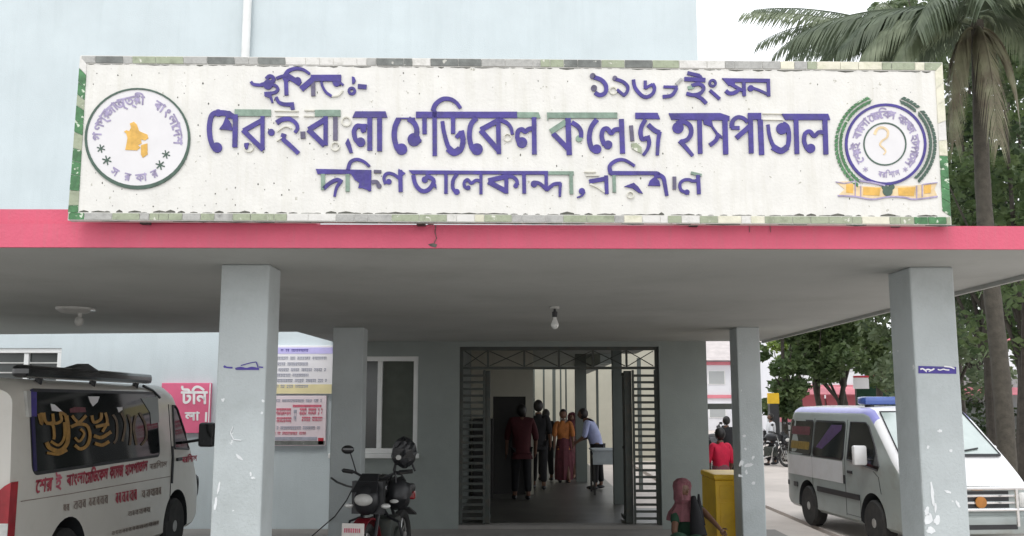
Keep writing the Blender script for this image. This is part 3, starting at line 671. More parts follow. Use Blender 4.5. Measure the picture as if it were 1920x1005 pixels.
# raised letters, stroke by stroke
ZA = (380, 110, 5.025); ZB = (720, 160, 6.194); ZC = (1020, 180, 7.111); ZD = (1240, 180, 5.818); ZE = (580, 290, 5.0526); ZF = (940, 290, 4.8); ZG = (460, 110, 8.0); ZH = (1090, 120, 5.189)
def letter(z, items, m='blue'):
    g = G(); marks(g, items, z, S, .010, 0); return g.obj('letter', M[m], sign)
V = lambda x, y0, y1, w_, x1=None: ('s', w_, [(x, y0), (x1 if x1 is not None else x, y1)])
LET = [
 (ZA, 'blue', [('s', 46, [(170, 505), (95, 530), (68, 620), (70, 730), (95, 820), (125, 860)]), ('d', 138, 840, 48), ('d', 150, 515, 34), ('s', 52, [(150, 515), (230, 520), (300, 555)]), ('d', 250, 530, 34),
               ('p', [(225, 545), (270, 610), (285, 680), (160, 668), (195, 620)]), V(312, 530, 838, 46, 306)]),
 (ZA, 'green_letter', [('s', 62, [(305, 512), (645, 515)])]),
 (ZA, 'blue', [V(566, 545, 862, 38, 566), ('s', 44, [(560, 585), (388, 682)]), ('s', 46, [(382, 675), (572, 862)]), ('p', [(395, 800), (440, 795), (430, 835), (420, 860), (395, 835)])]),
 (ZA, 'ghost', [('r', 438, 838, 42, 8)]),
 (ZA, 'blue', [('d', 648, 697, 32)]),
 (ZA, 'blue', [('s', 46, [(698, 608), (750, 578), (820, 572), (880, 610), (895, 660), (870, 700)], 30), ('s', 46, [(770, 710), (762, 760), (820, 815), (905, 895)], 40)]),
 (ZA, 'ghost', [('s', 8, [(680, 495), (905, 498)]), ('s', 8, [(690, 542), (905, 545)]), ('s', 12, [(700, 690), (780, 640), (840, 660)]), ('s', 10, [(700, 780), (750, 745)])]),
 (ZA, 'dark_letter', [('s', 44, [(945, 690), (948, 755)])]),
 (ZA, 'green_letter', [('s', 62, [(1060, 517), (1300, 517)])]),
 (ZA, 'ghost', [('s', 10, [(960, 490), (1055, 490)]), ('s', 10, [(955, 545), (1055, 545)]), ('r', 1252, 830, 38, 10)]),
 (ZA, 'blue', [V(1160, 545, 820, 40), ('s', 48, [(1150, 580), (1000, 672)]), ('s', 50, [(998, 672), (1150, 820)])]),
 (ZA, 'dark_letter', [V(1252, 552, 772, 42)]),
 (ZA, 'ghost', [('r', 1355, 595, 42, 12)]),
 (ZA, 'blue', [('p', [(1372, 750), (1395, 800), (1418, 890), (1385, 892), (1345, 800)])]),
 (ZA, 'blue', [('p', [(1440, 500), (1725, 500), (1742, 558), (1412, 558)]), ('s', 44, [(1548, 640), (1500, 640), (1455, 640), (1428, 690), (1440, 760), (1475, 795)]), ('d', 1490, 790, 44), ('p', [(1490, 640), (1545, 640), (1540, 690), (1505, 705), (1488, 680)]), V(1576, 560, 868, 46), V(1668, 560, 875, 46)]),
 (ZB, 'blue', [('s', 62, [(172, 392), (132, 480), (120, 600), (148, 720), (195, 775)]), ('d', 205, 745, 66), ('p', [(142, 380), (362, 380), (362, 396), (142, 396)]), ('s', 60, [(285, 392), (350, 440), (382, 520), (372, 610)]), ('d', 350, 635, 76), ('p', [(400, 600), (440, 640), (430, 668), (390, 660)])]),
 (ZB, 'blue', [V(472, 380, 570, 52)]),
 (ZB, 'blue', [('s', 72, [(372, 346), (1000, 347), (1548, 347)])]),
 (ZB, 'green_letter', [('p', [(1540, 316), (1795, 318), (1818, 382), (1550, 382)])]),
 (ZB, 'blue', [V(588, 300, 822, 52, 590), ('s', 58, [(570, 300), (600, 225), (680, 165), (770, 165), (840, 205), (890, 270)], 38)]),
 (ZB, 'blue', [('s', 46, [(678, 420), (700, 560), (750, 720), (820, 785), (888, 755), (918, 650), (898, 530)], 64), V(803, 380, 565, 50), ('s', 46, [(898, 545), (838, 612)]), ('s', 80, [(745, 735), (815, 785), (885, 745)])]),
 (ZB, 'blue', [('s', 58, [(1075, 382), (1010, 460), (992, 590), (1015, 710), (1055, 775)]), ('d', 1080, 745, 68)]),
 (ZB, 'blue', [V(1325, 388, 800, 54, 1334), ('s', 60, [(1330, 410), (1125, 520)]), ('s', 58, [(1122, 525), (1340, 770)]), ('s', 48, [(1345, 405), (1425, 440), (1475, 500), (1490, 575)], 36)]),
 (ZB, 'ghost', [('r', 1435, 610, 42, 10)]),
 (ZB, 'blue', [('s', 52, [(1735, 505), (1680, 512), (1640, 540), (1600, 515), (1555, 540), (1550, 620), (1580, 690)]), ('d', 1602, 668, 62), V(1742, 375, 805, 54, 1746)]),
 (ZC, 'green_letter', [('p', [(38, 225), (975, 225), (975, 300), (60, 300), (45, 335)]), ('s', 72, [(290, 350), (88, 482)])]),
 (ZC, 'blue', [('s', 64, [(118, 500), (330, 720)]), V(318, 300, 790, 72, 336), ('s', 58, [(368, 355), (450, 410), (492, 480), (490, 560)])]),
 (ZC, 'green_letter', [('d', 466, 572, 44)]),
 (ZC, 'blue', [('s', 66, [(705, 318), (630, 420), (602, 560), (630, 690), (695, 745)]), ('d', 702, 712, 62)]),
 (ZC, 'blue', [('s', 60, [(1005, 450), (940, 455), (895, 500), (840, 440), (785, 460), (768, 550), (805, 660)]), ('d', 852, 655, 58), V(1030, 312, 770, 66, 1046)]),
 (ZC, 'dark_letter', [('s', 52, [(1158, 398), (1176, 605)])]),
 (ZC, 'blue', [('p', [(1215, 228), (1512, 230), (1545, 312), (1215, 308)]), ('s', 58, [(1350, 320), (1300, 410), (1285, 500), (1310, 580), (1370, 560)]), ('s', 60, [(1375, 535), (1400, 620), (1380, 710), (1320, 795)], 40)]),
 (ZC, 'blue', [('s', 60, [(1385, 385), (1470, 460), (1540, 492)]), ('s', 56, [(1540, 480), (1520, 600), (1508, 795)], 44)]),
 (ZC, 'tile_pale', [('p', [(1160, 640), (1230, 630), (1300, 690), (1300, 770), (1230, 740), (1170, 700)])]),
 (ZD, 'blue', [('p', [(78, 192), (640, 190), (742, 225), (740, 270), (108, 262)]), ('d', 180, 350, 62), ('s', 48, [(165, 300), (240, 285), (310, 330), (322, 410), (280, 480), (205, 505)]), ('s', 50, [(198, 490), (260, 560), (342, 655)], 34)]),
 (ZD, 'blue', [V(413, 262, 632, 50, 422)]),
 (ZD, 'blue', [('p', [(455, 265), (545, 265), (560, 330), (610, 400), (660, 440), (660, 470), (600, 430), (540, 340), (460, 310)]), ('s', 46, [(618, 430), (590, 490), (525, 540)]), V(690, 268, 640, 56, 700)]),
 (ZD, 'blue', [('s', 52, [(768, 350), (775, 280), (830, 235), (900, 250), (935, 290)], 34), ('s', 40, [(760, 350), (850, 352)]), ('s', 54, [(965, 330), (815, 462)]), V(968, 250, 628, 52, 978), ('p', [(940, 190), (1085, 190), (1085, 262), (940, 262)])]),
 (ZD, 'blue', [V(1075, 262, 645, 56, 1092)]),
 (ZD, 'ghost', [('s', 7, [(1100, 195), (1310, 198)]), ('s', 7, [(1100, 262), (1330, 266)])]),
 (ZD, 'blue', [('s', 34, [(1160, 315), (1180, 450), (1235, 570), (1305, 600), (1370, 560), (1388, 440), (1370, 340), (1320, 305)], 52), ('s', 66, [(1210, 555), (1300, 602), (1370, 560)]), ('d', 1312, 360, 62)]),
 (ZD, 'blue', [('p', [(1310, 198), (1815, 198), (1838, 265), (1350, 265)]), V(1465, 262, 635, 50, 1476)]),
 (ZD, 'blue', [('s', 44, [(1762, 400), (1710, 400), (1665, 440), (1615, 390), (1565, 415), (1555, 500), (1590, 585)]), ('d', 1625, 575, 50), V(1780, 262, 640, 52, 1792)]),
 (ZE, 'blue', [('p', [(62, 138), (590, 148), (588, 184), (80, 186)])]),
 (ZE, 'green_letter', [V(131, 185, 335, 38)]),
 (ZE, 'blue', [('s', 36, [(135, 325), (200, 270), (265, 240), (312, 262)]), ('s', 34, [(300, 255), (258, 320), (240, 400)], 22)]),
 (ZE, 'green_letter', [V(364, 186, 352, 38)]),
 (ZE, 'blue', [('s', 36, [(366, 150), (390, 75), (450, 48), (520, 70), (572, 115)], 26)]),
 (ZE, 'blue', [('p', [(395, 184), (590, 184), (582, 345), (545, 335), (500, 318), (465, 320), (475, 270), (430, 240)]), V(572, 184, 348, 30)]),
 (ZE, 'dark_letter', [('s', 36, [(590, 262), (640, 262), (662, 300)]), ('d', 662, 298, 24), ('s', 30, [(612, 162), (682, 164)])]),
 (ZE, 'blue', [('s', 30, [(722, 280), (708, 220), (740, 180), (800, 190), (862, 235)]), ('d', 755, 258, 26), V(862, 148, 355, 40, 866), ('p', [(845, 135), (912, 178), (880, 205), (850, 190)])]),
 (ZE, 'blue', [('p', [(942, 150), (1920, 158), (1920, 188), (975, 188)]), ('s', 40, [(985, 195), (1005, 280), (1055, 340), (1110, 345), (1160, 300), (1175, 240), (1100, 200)]), ('d', 1095, 240, 30), ('p', [(1180, 240), (1205, 290), (1205, 330), (1160, 280)])]),
 (ZE, 'blue', [V(1295, 186, 372, 34)]),
 (ZE, 'blue', [('s', 34, [(1400, 186), (1365, 240), (1358, 310), (1385, 355)]), ('d', 1397, 355, 28)]),
 (ZE, 'blue', [('s', 30, [(1622, 255), (1580, 245), (1535, 272), (1500, 240), (1470, 262), (1470, 300), (1500, 325)]), ('d', 1506, 316, 22), V(1626, 186, 376, 30)]),
 (ZE, 'blue', [('s', 44, [(1862, 210), (1695, 248)]), ('s', 46, [(1695, 258), (1865, 350)]), V(1866, 186, 370, 38)]),
 (ZF, 'blue', [('s', 32, [(35, 200), (95, 200), (135, 230), (145, 275)]), ('d', 130, 282, 22), ('p', [(0, 150), (420, 150), (420, 182), (0, 182)]), V(203, 182, 352, 34, 206)]),
 (ZF, 'green_letter', [('p', [(422, 152), (650, 152), (652, 184), (422, 182)]), V(626, 184, 356, 32, 630)]),
 (ZF, 'blue', [('d', 294, 266, 30), ('s', 30, [(290, 250), (345, 262), (412, 322)]), V(403, 182, 322, 30), ('s', 32, [(408, 322), (470, 270), (535, 262)]), ('s', 30, [(530, 255), (525, 380)], 22)]),
 (ZF, 'blue', [('d', 724, 330, 28), ('s', 26, [(745, 335), (725, 370), (680, 388)], 10)]),
 (ZF, 'blue', [('s', 38, [(955, 215), (790, 245)]), V(942, 190, 356, 34, 948)]),
 (ZF, 'ghost', [('s', 16, [(795, 265), (860, 292), (930, 340)]), ('s', 10, [(745, 158), (850, 158)]), ('s', 10, [(760, 190), (880, 190)]), ('r', 1160, 365, 28, 8)]),
 (ZF, 'green_letter', [V(1012, 180, 342, 30, 1016)]),
 (ZF, 'blue', [('s', 40, [(985, 175), (975, 105), (1035, 55), (1110, 52), (1200, 105)], 24), ('p', [(968, 150), (1400, 152), (1440, 185), (980, 188)])]),
 (ZF, 'blue', [('p', [(1105, 288), (1190, 255), (1230, 290), (1272, 352), (1235, 345), (1180, 305)])]),
 (ZF, 'blue', [('d', 1402, 185, 30), ('s', 40, [(1405, 180), (1455, 210), (1472, 280), (1488, 372)], 30), ('p', [(1318, 280), (1335, 235), (1378, 200), (1420, 240), (1430, 285)])]),
 (ZF, 'dark_letter', [V(1556, 200, 315, 32)]),
 (ZF, 'blue', [('s', 28, [(1768, 235), (1720, 240), (1690, 228), (1640, 232), (1606, 265), (1615, 320), (1660, 342)]), ('d', 1668, 340, 24), V(1768, 185, 358, 34, 1776)]),
 (ZF, 'green_letter', [('s', 24, [(1705, 165), (1800, 188)])]),
 (ZG, 'blue', [('s', 46, [(88, 350), (130, 392), (250, 402)]), ('s', 56, [(240, 400), (340, 370), (415, 350), (425, 295), (370, 268), (315, 310)]), ('d', 345, 395, 72), ('s', 46, [(400, 390), (470, 420), (490, 470), (440, 515), (290, 530)]), ('s', 56, [(300, 540), (390, 575)]), ('s', 46, [(375, 560), (412, 668)], 28)]),
 (ZG, 'blue', [('s', 48, [(465, 580), (505, 655), (590, 690), (730, 690)], 62), V(705, 690, 770, 58, 715)]),
 (ZG, 'blue', [V(612, 300, 555, 58, 620), ('d', 622, 285, 66), ('s', 62, [(600, 260), (650, 190), (760, 155), (870, 170), (970, 235)], 38), ('s', 44, [(468, 305), (560, 270), (640, 280)])]),
 (ZG, 'blue', [('s', 76, [(660, 275), (830, 385)]), ('d', 790, 335, 52), ('s', 84, [(840, 465), (1010, 320)]), ('p', [(985, 250), (1440, 248), (1440, 345), (990, 345)])]),
 (ZG, 'dark_letter', [V(1018, 345, 565, 62, 1022)]),
 (ZG, 'blue', [('s', 40, [(1140, 350), (1165, 430), (1215, 510), (1300, 570)]), ('d', 1372, 362, 62), ('s', 32, [(1420, 360), (1472, 402)])]),
 (ZG, 'ghost', [('s', 20, [(1300, 568), (1400, 555), (1465, 480)])]),
 (ZG, 'blue', [('p', [(1600, 272), (1640, 285), (1658, 330), (1640, 375), (1605, 388)]), ('r', 1600, 490, 44, 40), ('s', 66, [(1690, 420), (1820, 430)])]),
 (ZH, 'dark_letter', [('d', 110, 120, 28), ('d', 122, 238, 30)]),
 (ZH, 'blue', [('s', 40, [(120, 130), (195, 160), (238, 215), (232, 280), (180, 306), (130, 280)])]),
 (ZH, 'dark_letter', [('d', 325, 142, 24)]),
 (ZH, 'blue', [('s', 32, [(330, 150), (405, 178), (450, 225), (440, 280), (405, 310)]), ('s', 28, [(345, 252), (415, 310)])]),
 (ZH, 'ghost', [('r', 308, 262, 34, 10)]),
 (ZH, 'blue', [('s', 34, [(505, 155), (520, 230), (575, 300), (630, 325), (690, 295), (710, 240), (690, 195)]), V(620, 165, 245, 30), ('s', 26, [(620, 240), (690, 200)])]),
 (ZH, 'blue', [('s', 26, [(798, 226), (935, 228)]), ('s', 34, [(925, 235), (900, 285), (860, 315), (790, 322)])]),
 (ZH, 'tile_grey', [('s', 26, [(920, 200), (975, 145)])]),
 (ZH, 'blue', [('s', 34, [(1030, 90), (1150, 118)]), ('s', 40, [(1000, 150), (1205, 160)]), ('s', 24, [(1150, 115), (1172, 150)]), ('s', 34, [(1070, 215), (1140, 198), (1188, 235), (1160, 285), (1090, 305), (1020, 290)]), ('s', 34, [(1100, 305), (1160, 335), (1215, 388)])]),
 (ZH, 'green_letter', [('s', 34, [(1035, 238), (1090, 225)])]),
 (ZH, 'blue', [('r', 1275, 190, 29, 24), ('s', 30, [(1248, 258), (1345, 345)])]),
 (ZH, 'blue', [('p', [(1365, 142), (1832, 148), (1832, 184), (1400, 180)]), ('p', [(1400, 180), (1490, 180), (1490, 210), (1430, 215)]), ('s', 30, [(1460, 205), (1565, 262)]), ('s', 36, [(1402, 262), (1440, 290), (1500, 278), (1540, 240)]), V(1577, 180, 315, 34, 1582)]),
 (ZH, 'blue', [('d', 1645, 240, 30), ('s', 24, [(1650, 232), (1730, 260), (1815, 300)]), V(1815, 180, 318, 32, 1820)]),
]
for z, m, it in LET: letter(z, it, m)
# pale worn patch under the middle of the title
def seal_group(name): 
    pass
# left round seal
cx, cy = 258.4, 260.5
seal = G(); seal_white = [(cx + 97 * math.cos(t * math.pi / 24), cy + 93 * math.sin(t * math.pi / 24)) for t in range(48)]
poly_into(seal, seal_white, S, .004, 0); left_seal = seal.obj('round_seal', M['seal_white'], sign)
g = G(); 
a = [(cx + (94.5 - 1.5 * math.sin(t * .131)) * math.cos(t * math.pi / 24), cy + (90 - 2 * math.sin(t * math.pi / 24)) * math.sin(t * math.pi / 24)) for t in range(49)]
b = [(cx + 99 * math.cos(t * math.pi / 24), cy + 95 * math.sin(t * math.pi / 24)) for t in range(49)]
strip_into(g, a, b, S, .008, 0); g.obj('ring', M['seal_green'], left_seal)
def arc_text(words, cx, cy, rx, ry, a0, a1, h, flip, m, parent, cond=.9, lift=.0055):
    "clusters set round a ring; angles in degrees, 90 = top"
    g = G(); n_ = len(words)
    for i, wd in enumerate(words):
        if wd == ' ': continue
        th = R(a0 + (a1 - a0) * (i + .5) / n_); x0, x1, y0, y1 = text_bounds(wd)
        c = (cx + rx * math.cos(th), cy - ry * math.sin(th))
        up = (math.cos(th), -math.sin(th)) if not flip else (-math.cos(th), math.sin(th))
        rt_ = (-up[1], up[0])
        sc = h / .95
        def fn(u, v, k, c=c, up=up, rt_=rt_, x0=x0, x1=x1): 
            uu = (u - (x0 + x1) / 2) * sc * cond; vv = (v - .33) * sc
            return S(c[0] + rt_[0] * uu + up[0] * vv, c[1] + rt_[1] * uu + up[1] * vv, lift + k * .0002)
        text_into(g, wd, fn, .03)
    return g.obj('lettering', m, parent)
arc_text(['\u0997', '\u09a3', '\u09aa\u09cd\u09b0', '\u099c\u09be', '\u09a4', '\u09a8\u09cd\u09a4\u09cd\u09b0', '\u09c0', ' ', '\u09ac\u09be', '\u0982', '\u09b2\u09be', '\u09c7\u09a6', '\u09b6'], cx, cy, 76, 72, 184, -10, 23, False, M['seal_text'], left_seal, .95)
arc_text(['\u09b8', '\u09b0', '\u0995\u09be', '\u09b0'], cx - 2, cy, 76, 73, 228, 306, 20, True, M['seal_text'], left_seal)
def star(px, py, r, m, parent, lift=.006):
    g = G()
    for k in range(3):
        a = math.pi * k / 3 + .3
        L_, R_ = stroke_outline([(px - r * math.cos(a), py - r * math.sin(a)), (px + r * math.cos(a), py + r * math.sin(a))], r * .28)
        strip_into(g, L_, R_, S, lift + .0002 * k)
    g.obj('star', m, parent)
for p in ((190, 279, 8), (201, 301, 9), (312, 290, 8), (301, 310, 9)): star(*p, M['seal_green'], left_seal)
zs = (150, 150, 4.568)
g = G(); T = lambda q: (150 + q[0] / 4.568, 150 + q[1] / 4.568)
poly_into(g, [T(q) for q in ((430, 375), (465, 360), (490, 385), (510, 440), (545, 455), (580, 470), (588, 500), (560, 520), (525, 510), (530, 545), (500, 560), (520, 580), (490, 605), (390, 600), (400, 560), (410, 500), (400, 462), (380, 445), (400, 432), (425, 440), (440, 410))], S, .007, 0)
poly_into(g, [T(q) for q in ((525, 560), (580, 545), (582, 640), (540, 668), (525, 640))], S, .0072, 0)
g.obj('map_shape', M['gold'], left_seal)
# right college emblem
cx, cy = 1660, 271
g = G(); poly_into(g, ring_pts(cx, cy, 73, 48), S, .004, 0); em = g.obj('round_emblem', M['seal_white'], sign)
g = G(); strip_into(g, ring_pts(cx, cy, 71.5, 48) + ring_pts(cx, cy, 71.5, 48)[:1], ring_pts(cx, cy, 76.5, 48) + ring_pts(cx, cy, 76.5, 48)[:1], S, .008, 0); g.obj('blue_ring', M['blue'], em)
ic = (1658.5, 270.5)
g = G(); strip_into(g, ring_pts(*ic, 38, 36) + ring_pts(*ic, 38, 36)[:1], ring_pts(*ic, 40.6, 36) + ring_pts(*ic, 40.6, 36)[:1], S, .007, 0); g.obj('inner_ring', M['seal_green'], em)
zr = (1550, 170, 3.867)
g = G(); marks(g, [('s', 20, [(345, 320), (365, 280), (405, 270), (440, 295), (435, 340), (400, 365), (385, 395), (415, 425), (425, 445), (410, 465)], 9)], zr, S, .0065, .004); g.obj('serpent', M['gold2'], em)
arc_text(['\u09c7\u09b6', '\u09b0', '\u0987', ' ', '\u09ac\u09be', '\u0982', '\u09b2\u09be', ' ', '\u09c7\u09ae', '\u09a1\u09bf', '\u09c7\u0995', '\u09b2', ' ', '\u0995', '\u09c7\u09b2', '\u099c', ' ', '\u09b9\u09be', '\u09b8', '\u09aa\u09be', '\u09a4\u09be', '\u09b2'], cx, cy, 56, 56, 212, -42, 20, False, M['seal_text'], em, 1.0)
arc_text(['\u09ac', '\u09b0\u09bf', '\u09b6\u09be', '\u09b2'], cx + 2, cy, 57, 57, 252, 296, 15, True, M['seal_text'], em, .7)
star(1622, 318, 5, M['seal_text'], em); star(1697, 318, 5, M['seal_text'], em)
lmat = M['tile_green']
for side in (0, 1):
    g = G()
    for i in range(26):
        th = R((112 + i * 4.9) if side == 0 else (68 - i * 4.6)); 
        if side and i in (5,): continue
        for j, (dr, da) in enumerate(((3, .25), (12, -.35))):
            rr = 78 + dr; c = (cx + (rr + 3) * math.cos(th), cy - (rr + 3) * math.sin(th))
            ang = th + (math.pi / 2 * (-1 if side == 0 else 1)) + (da if side == 0 else -da) * 1.6
            d = (math.cos(ang), -math.sin(ang)); nn = (-d[1], d[0]); l, ww = 7.6, 3.1
            poly_into(g, [(c[0] - d[0] * l * .6, c[1] - d[1] * l * .6), (c[0] + nn[0] * ww, c[1] + nn[1] * ww), (c[0] + d[0] * l, c[1] + d[1] * l), (c[0] - nn[0] * ww, c[1] - nn[1] * ww)], S, .005 + .0006 * ((i + j) % 4), .003)
    g.obj('leaf_spray', M['tile_green'] if side == 0 else M['seal_green'], em)
g = G(); marks(g, [('p', [(65, 662), (205, 655), (220, 690), (400, 700), (500, 690), (620, 690), (800, 668), (780, 715), (802, 768), (640, 788), (560, 775), (450, 770), (330, 788), (200, 768), (80, 762), (130, 715)])], zr, S, .003, 0); rb = g.obj('ribbon', M['gold2'], em)
g = G(); marks(g, [('p', [(140, 680), (190, 678), (190, 745), (140, 740)]), ('p', [(265, 700), (390, 705), (380, 762), (262, 758)]), ('p', [(515, 705), (640, 700), (630, 765), (520, 760)]), ('p', [(705, 690), (755, 682), (752, 742), (705, 748)])], zr, S, .0045, 0); g.obj('yellow_panel', M['gold'], rb)
g = G(); marks(g, [('s', 7, [(65, 662), (130, 672), (205, 655)]), ('s', 11, [(80, 762), (200, 768), (330, 788), (450, 770), (560, 775), (640, 788), (802, 768)]), ('s', 6, [(205, 655), (205, 770)]), ('s', 6, [(245, 690), (245, 770)]), ('s', 6, [(650, 690), (650, 785)]), ('s', 6, [(690, 680), (690, 770)]), ('s', 12, [(230, 655), (330, 668), (420, 690)]), ('s', 7, [(700, 680), (800, 668)])], zr, S, .0058, 0); g.obj('outline', M['seal_text'], rb)
g = G(); marks(g, [('d', 440, 730, 36), ('d', 470, 700, 20), ('d', 415, 700, 18)], zr, S, .006, 0); g.obj('flower', M['seal_green'], rb)
# struts carrying the board from behind
for x in (-2.2, -.6, 1.0, 2.2):
    t = (x - S_p0.x) / (S_p1.x - S_p0.x); y = S_p0.y + (S_p1.y - S_p0.y) * t + .057
    g = G(); g.box(x, x + .05, y + .002, y + .05, ZS + TH + .001, 3.35); g.tube([(x + .025, y + .05, 3.3), (x + .025, y + .8, ZS + TH)], .02, 6); g.obj('strut', M['steel'], sign)
# ================================================================== vans
def apply_bool(o, cutters):
    for c in cutters:
        m = o.modifiers.new('cut', 'BOOLEAN'); m.operation = 'DIFFERENCE'; m.object = c; m.solver = 'EXACT'
        try: m.material_mode = 'TRANSFER'
        except Exception: pass
    bpy.context.view_layer.update()
    dg = bpy.context.evaluated_depsgraph_get(); me = bpy.data.meshes.new_from_object(o.evaluated_get(dg), depsgraph=dg)
    o.modifiers.clear(); old = o.data; o.data = me; bpy.data.meshes.remove(old)
    for c in cutters: bpy.data.objects.remove(c)

class Van:
    "body in local coordinates: +Y is forward, +X the right side, origin under the rear bumper"
    def __init__(s, L, hw, belt, H, tum, top, rake_rear=.12, tap=.12):
        s.tap = tap; s.L, s.hw, s.belt, s.H, s.tum, s.top, s.rr = L, hw, belt, H, tum, top, rake_rear
    def w(s, z, y=2.0):
        e = 1.0
        dy = min(y, s.L - y)
        if dy < .35: e = 1 - s.tap * (1 - dy / .35) ** 2 * (1 if y > s.L / 2 else .5)
        ww = s.hw * e
        if z > s.belt: ww -= s.tum * (z - s.belt) / (s.H - s.belt)
        return ww
    def body(s, mats, root, stripes=None):
        ys = [0, .03, .10, .2, .35] + [s.L * k / 26 for k in range(3, 23)] + [s.L - .62, s.L - .5, s.L - .36, s.L - .26, s.L - .18, s.L - .1, s.L - .04, s.L]
        ys = sorted(set(ys)); rings = []
        for y in ys:
            zt, zb = s.top(y), .26 + (.10 * max(0, (y - s.L + .25) / .25)) + (.08 * max(0, (.2 - y) / .2))
            rc = min(.13, (zt - zb) * .3); zc = zt - rc
            zl = [zb + (zc - zb) * k / 9 for k in range(10)]
            half = [(s.w(zb, y) * .93, zb)] + [(s.w(z, y), z if i else zb + .05) for i, z in enumerate(zl)]
            wt = s.w(zc, y)
            for k in range(1, 6):
                a = math.pi / 2 * k / 5; half.append((wt - rc * 1.15 * (1 - math.cos(a)), zc + rc * math.sin(a)))
            wr = half[-1][0]
            for k in (.66, .33): half.append((wr * k, zt + .03 * (1 - k) * (1 if zt > 1.5 else .3)))
            shift = 0
            ring = [(x, y, z) for x, z in half] + [(0, y, half[-1][1] + .003)] + [(-x, y, z) for x, z in reversed(half)]
            rings.append(ring)
        n = len(rings[0]); vs = []
        for ring, y in zip(rings, ys):
            for (x, yy, z) in ring:
                if y < .35: yy += s.rr * max(0, z - s.belt) / (s.H - s.belt) * (1 - y / .35)
                vs.append((x, yy, z))
        fs = []
        for j in range(len(ys) - 1):
            for i in range(n): fs.append((j * n + i, j * n + (i + 1) % n, (j + 1) * n + (i + 1) % n, (j + 1) * n + i))
        fs.append(tuple(range(n))); fs.append(tuple((len(ys) - 1) * n + i for i in range(n)))
        g = G(); g.add(vs, fs)
        if stripes:
            for k, f in enumerate(fs):
                cz = sum(vs[i][2] for i in f) / len(f); cy_ = sum(vs[i][1] for i in f) / len(f); cx_ = abs(sum(vs[i][0] for i in f) / len(f)); g.m[k] = stripes(cy_, cz, (k % n) if k < (len(ys) - 1) * n else -1)
        return g.obj('body', mats, root, smooth=True)
    def patch(s, side, poly, lift=.004):
        "polygon of (y, z) on the side of the body"
        return [(side * (s.w(z, y) + lift), y, z) for y, z in poly]
    def side_part(s, name, m, root, side, poly, lift=.005, depth=.012):
        g = G(); p = s.patch(side, poly, lift); g.prism(p, (-side * depth, 0, 0)); return g.obj(name, m, root)
def rrect(y0, y1, z0, z1, r, n=5, slant=0):
    out = []
    for cx_, cz_, a0 in ((y1 - r, z1 - r, 0), (y0 + r, z1 - r, 90), (y0 + r, z0 + r, 180), (y1 - r, z0 + r, 270)):
        for k in range(n + 1):
            a = R(a0 + 90 * k / n); out.append((cx_ + r * math.cos(a), cz_ + r * math.sin(a)))
    return [(y - slant * (z - z0) / (z1 - z0), z) for y, z in out]
def wheel(root, x, y, side, r=.335):
    g = G(); prof = [(r * .62, -.1), (r * .92, -.105), (r, -.075), (r * 1.005, 0), (r, .075), (r * .92, .105), (r * .62, .1)]
    vs = G(); vs.lathe(prof, n=28)
    g.add([(x + v[2] * side, y + v[0], r + v[1]) for v in vs.v], vs.f); t = g.obj('wheel', M['rubber'], root, smooth=True)
    g = G(); g.disc((x + side * .02, y, r), (side, 0, 0), r * .62, .05, 24, r * .6); g.disc((x + side * .072, y, r), (side, 0, 0), r * .25, .03, 16, r * .2)
    for k in range(8):
        a = 2 * math.pi * k / 8; g.disc((x + side * .0705, y + math.cos(a) * r * .42, r + math.sin(a) * r * .42), (side, 0, 0), .022, .006, 8)
    g.obj('rim', M['rim'], t); return t

# ---- left van: cream ambulance seen from behind
def topL(y):
    if y < .3: return 1.93 + .10 * y / .3
    if y < 3.55: return 2.03
    if y < 3.92: return 2.03 - (y - 3.55) ** 2 * .75
    if y < 4.42: return 1.927 - (y - 3.92) * 1.40
    return max(.62, 1.227 - (y - 4.42) * 1.1)
VX, VY0 = -4.19, 8.07
vl = thing('ambulance_van', 'cream ambulance van with gold lettering on its dark side window, parked at the left', 'van', (VX - .85, VY0, -.02))
OFF[vl.name] = Vector((0, 0, 0))
VL = Van(4.78, .85, 1.18, 2.03, .10, topL, .12, .05)
body = VL.body([M['van_cream'], M['interior_dark']], vl)
def arch_cut(ys, r=.41, x0=.55, x1=1.1, zc=.36):
    out = []
    for y in ys:
        for sd_ in (-1, 1):
            g = G(); g.disc((sd_ * x0, y, zc), (sd_, 0, 0), r, x1 - x0, 32); c = g.obj('cutter', [M['interior_dark']], None); out.append(c)
    return out
cl = arch_cut((1.05, 3.90)); 
def place_cutters(cs, loc, rot=0):
    for c in cs: c.location = loc; c.rotation_euler = (0, 0, rot)
place_cutters(cl, vl.location); apply_bool(body, cl)
for y in (1.05, 3.90):
    for sd_ in (-1, 1): wheel(vl, sd_ * .745, y, sd_)
def inv_side(px, py, xs):
    "pixel -> (y, z) on the plane x = xs, in the van's local frame"
    r = ray(px, py); t = xs / r.x
    return (r.y * t - VY0, r.z * t + CAM_H + .02)
def VS(px, py, h=0):
    y, z = inv_side(px, py, VX); x = VL.w(z, max(.4, min(3.9, y))) + .002 + h
    for _ in range(3): y, z = inv_side(px, py, VX - .85 + x); x = VL.w(z, max(.4, min(3.9, y))) + .002 + h
    return Vector((x, y, z))
def vpix(name, m, poly, parent, h=.004):
    g = G(); p = [VS(a, b, h) for a, b in poly]; g.prism(p, (-h - .004, 0, 0)); return g.obj(name, m, parent, raw=True)
bl_ = VS(66, 881); tl_ = VS(62, 733); br_ = VS(296, 855); tr_ = VS(300, 741)
print('van win', [tuple(round(c, 2) for c in q) for q in (bl_, tl_, br_, tr_)])
wz0 = (bl_.z + br_.z) / 2; wz1 = (tl_.z + tr_.z) / 2
win = VL.side_part('side_window', M['van_glass'], vl, 1, rrect(bl_.y - .02, br_.y + .05, wz0, wz1, .07), .006)
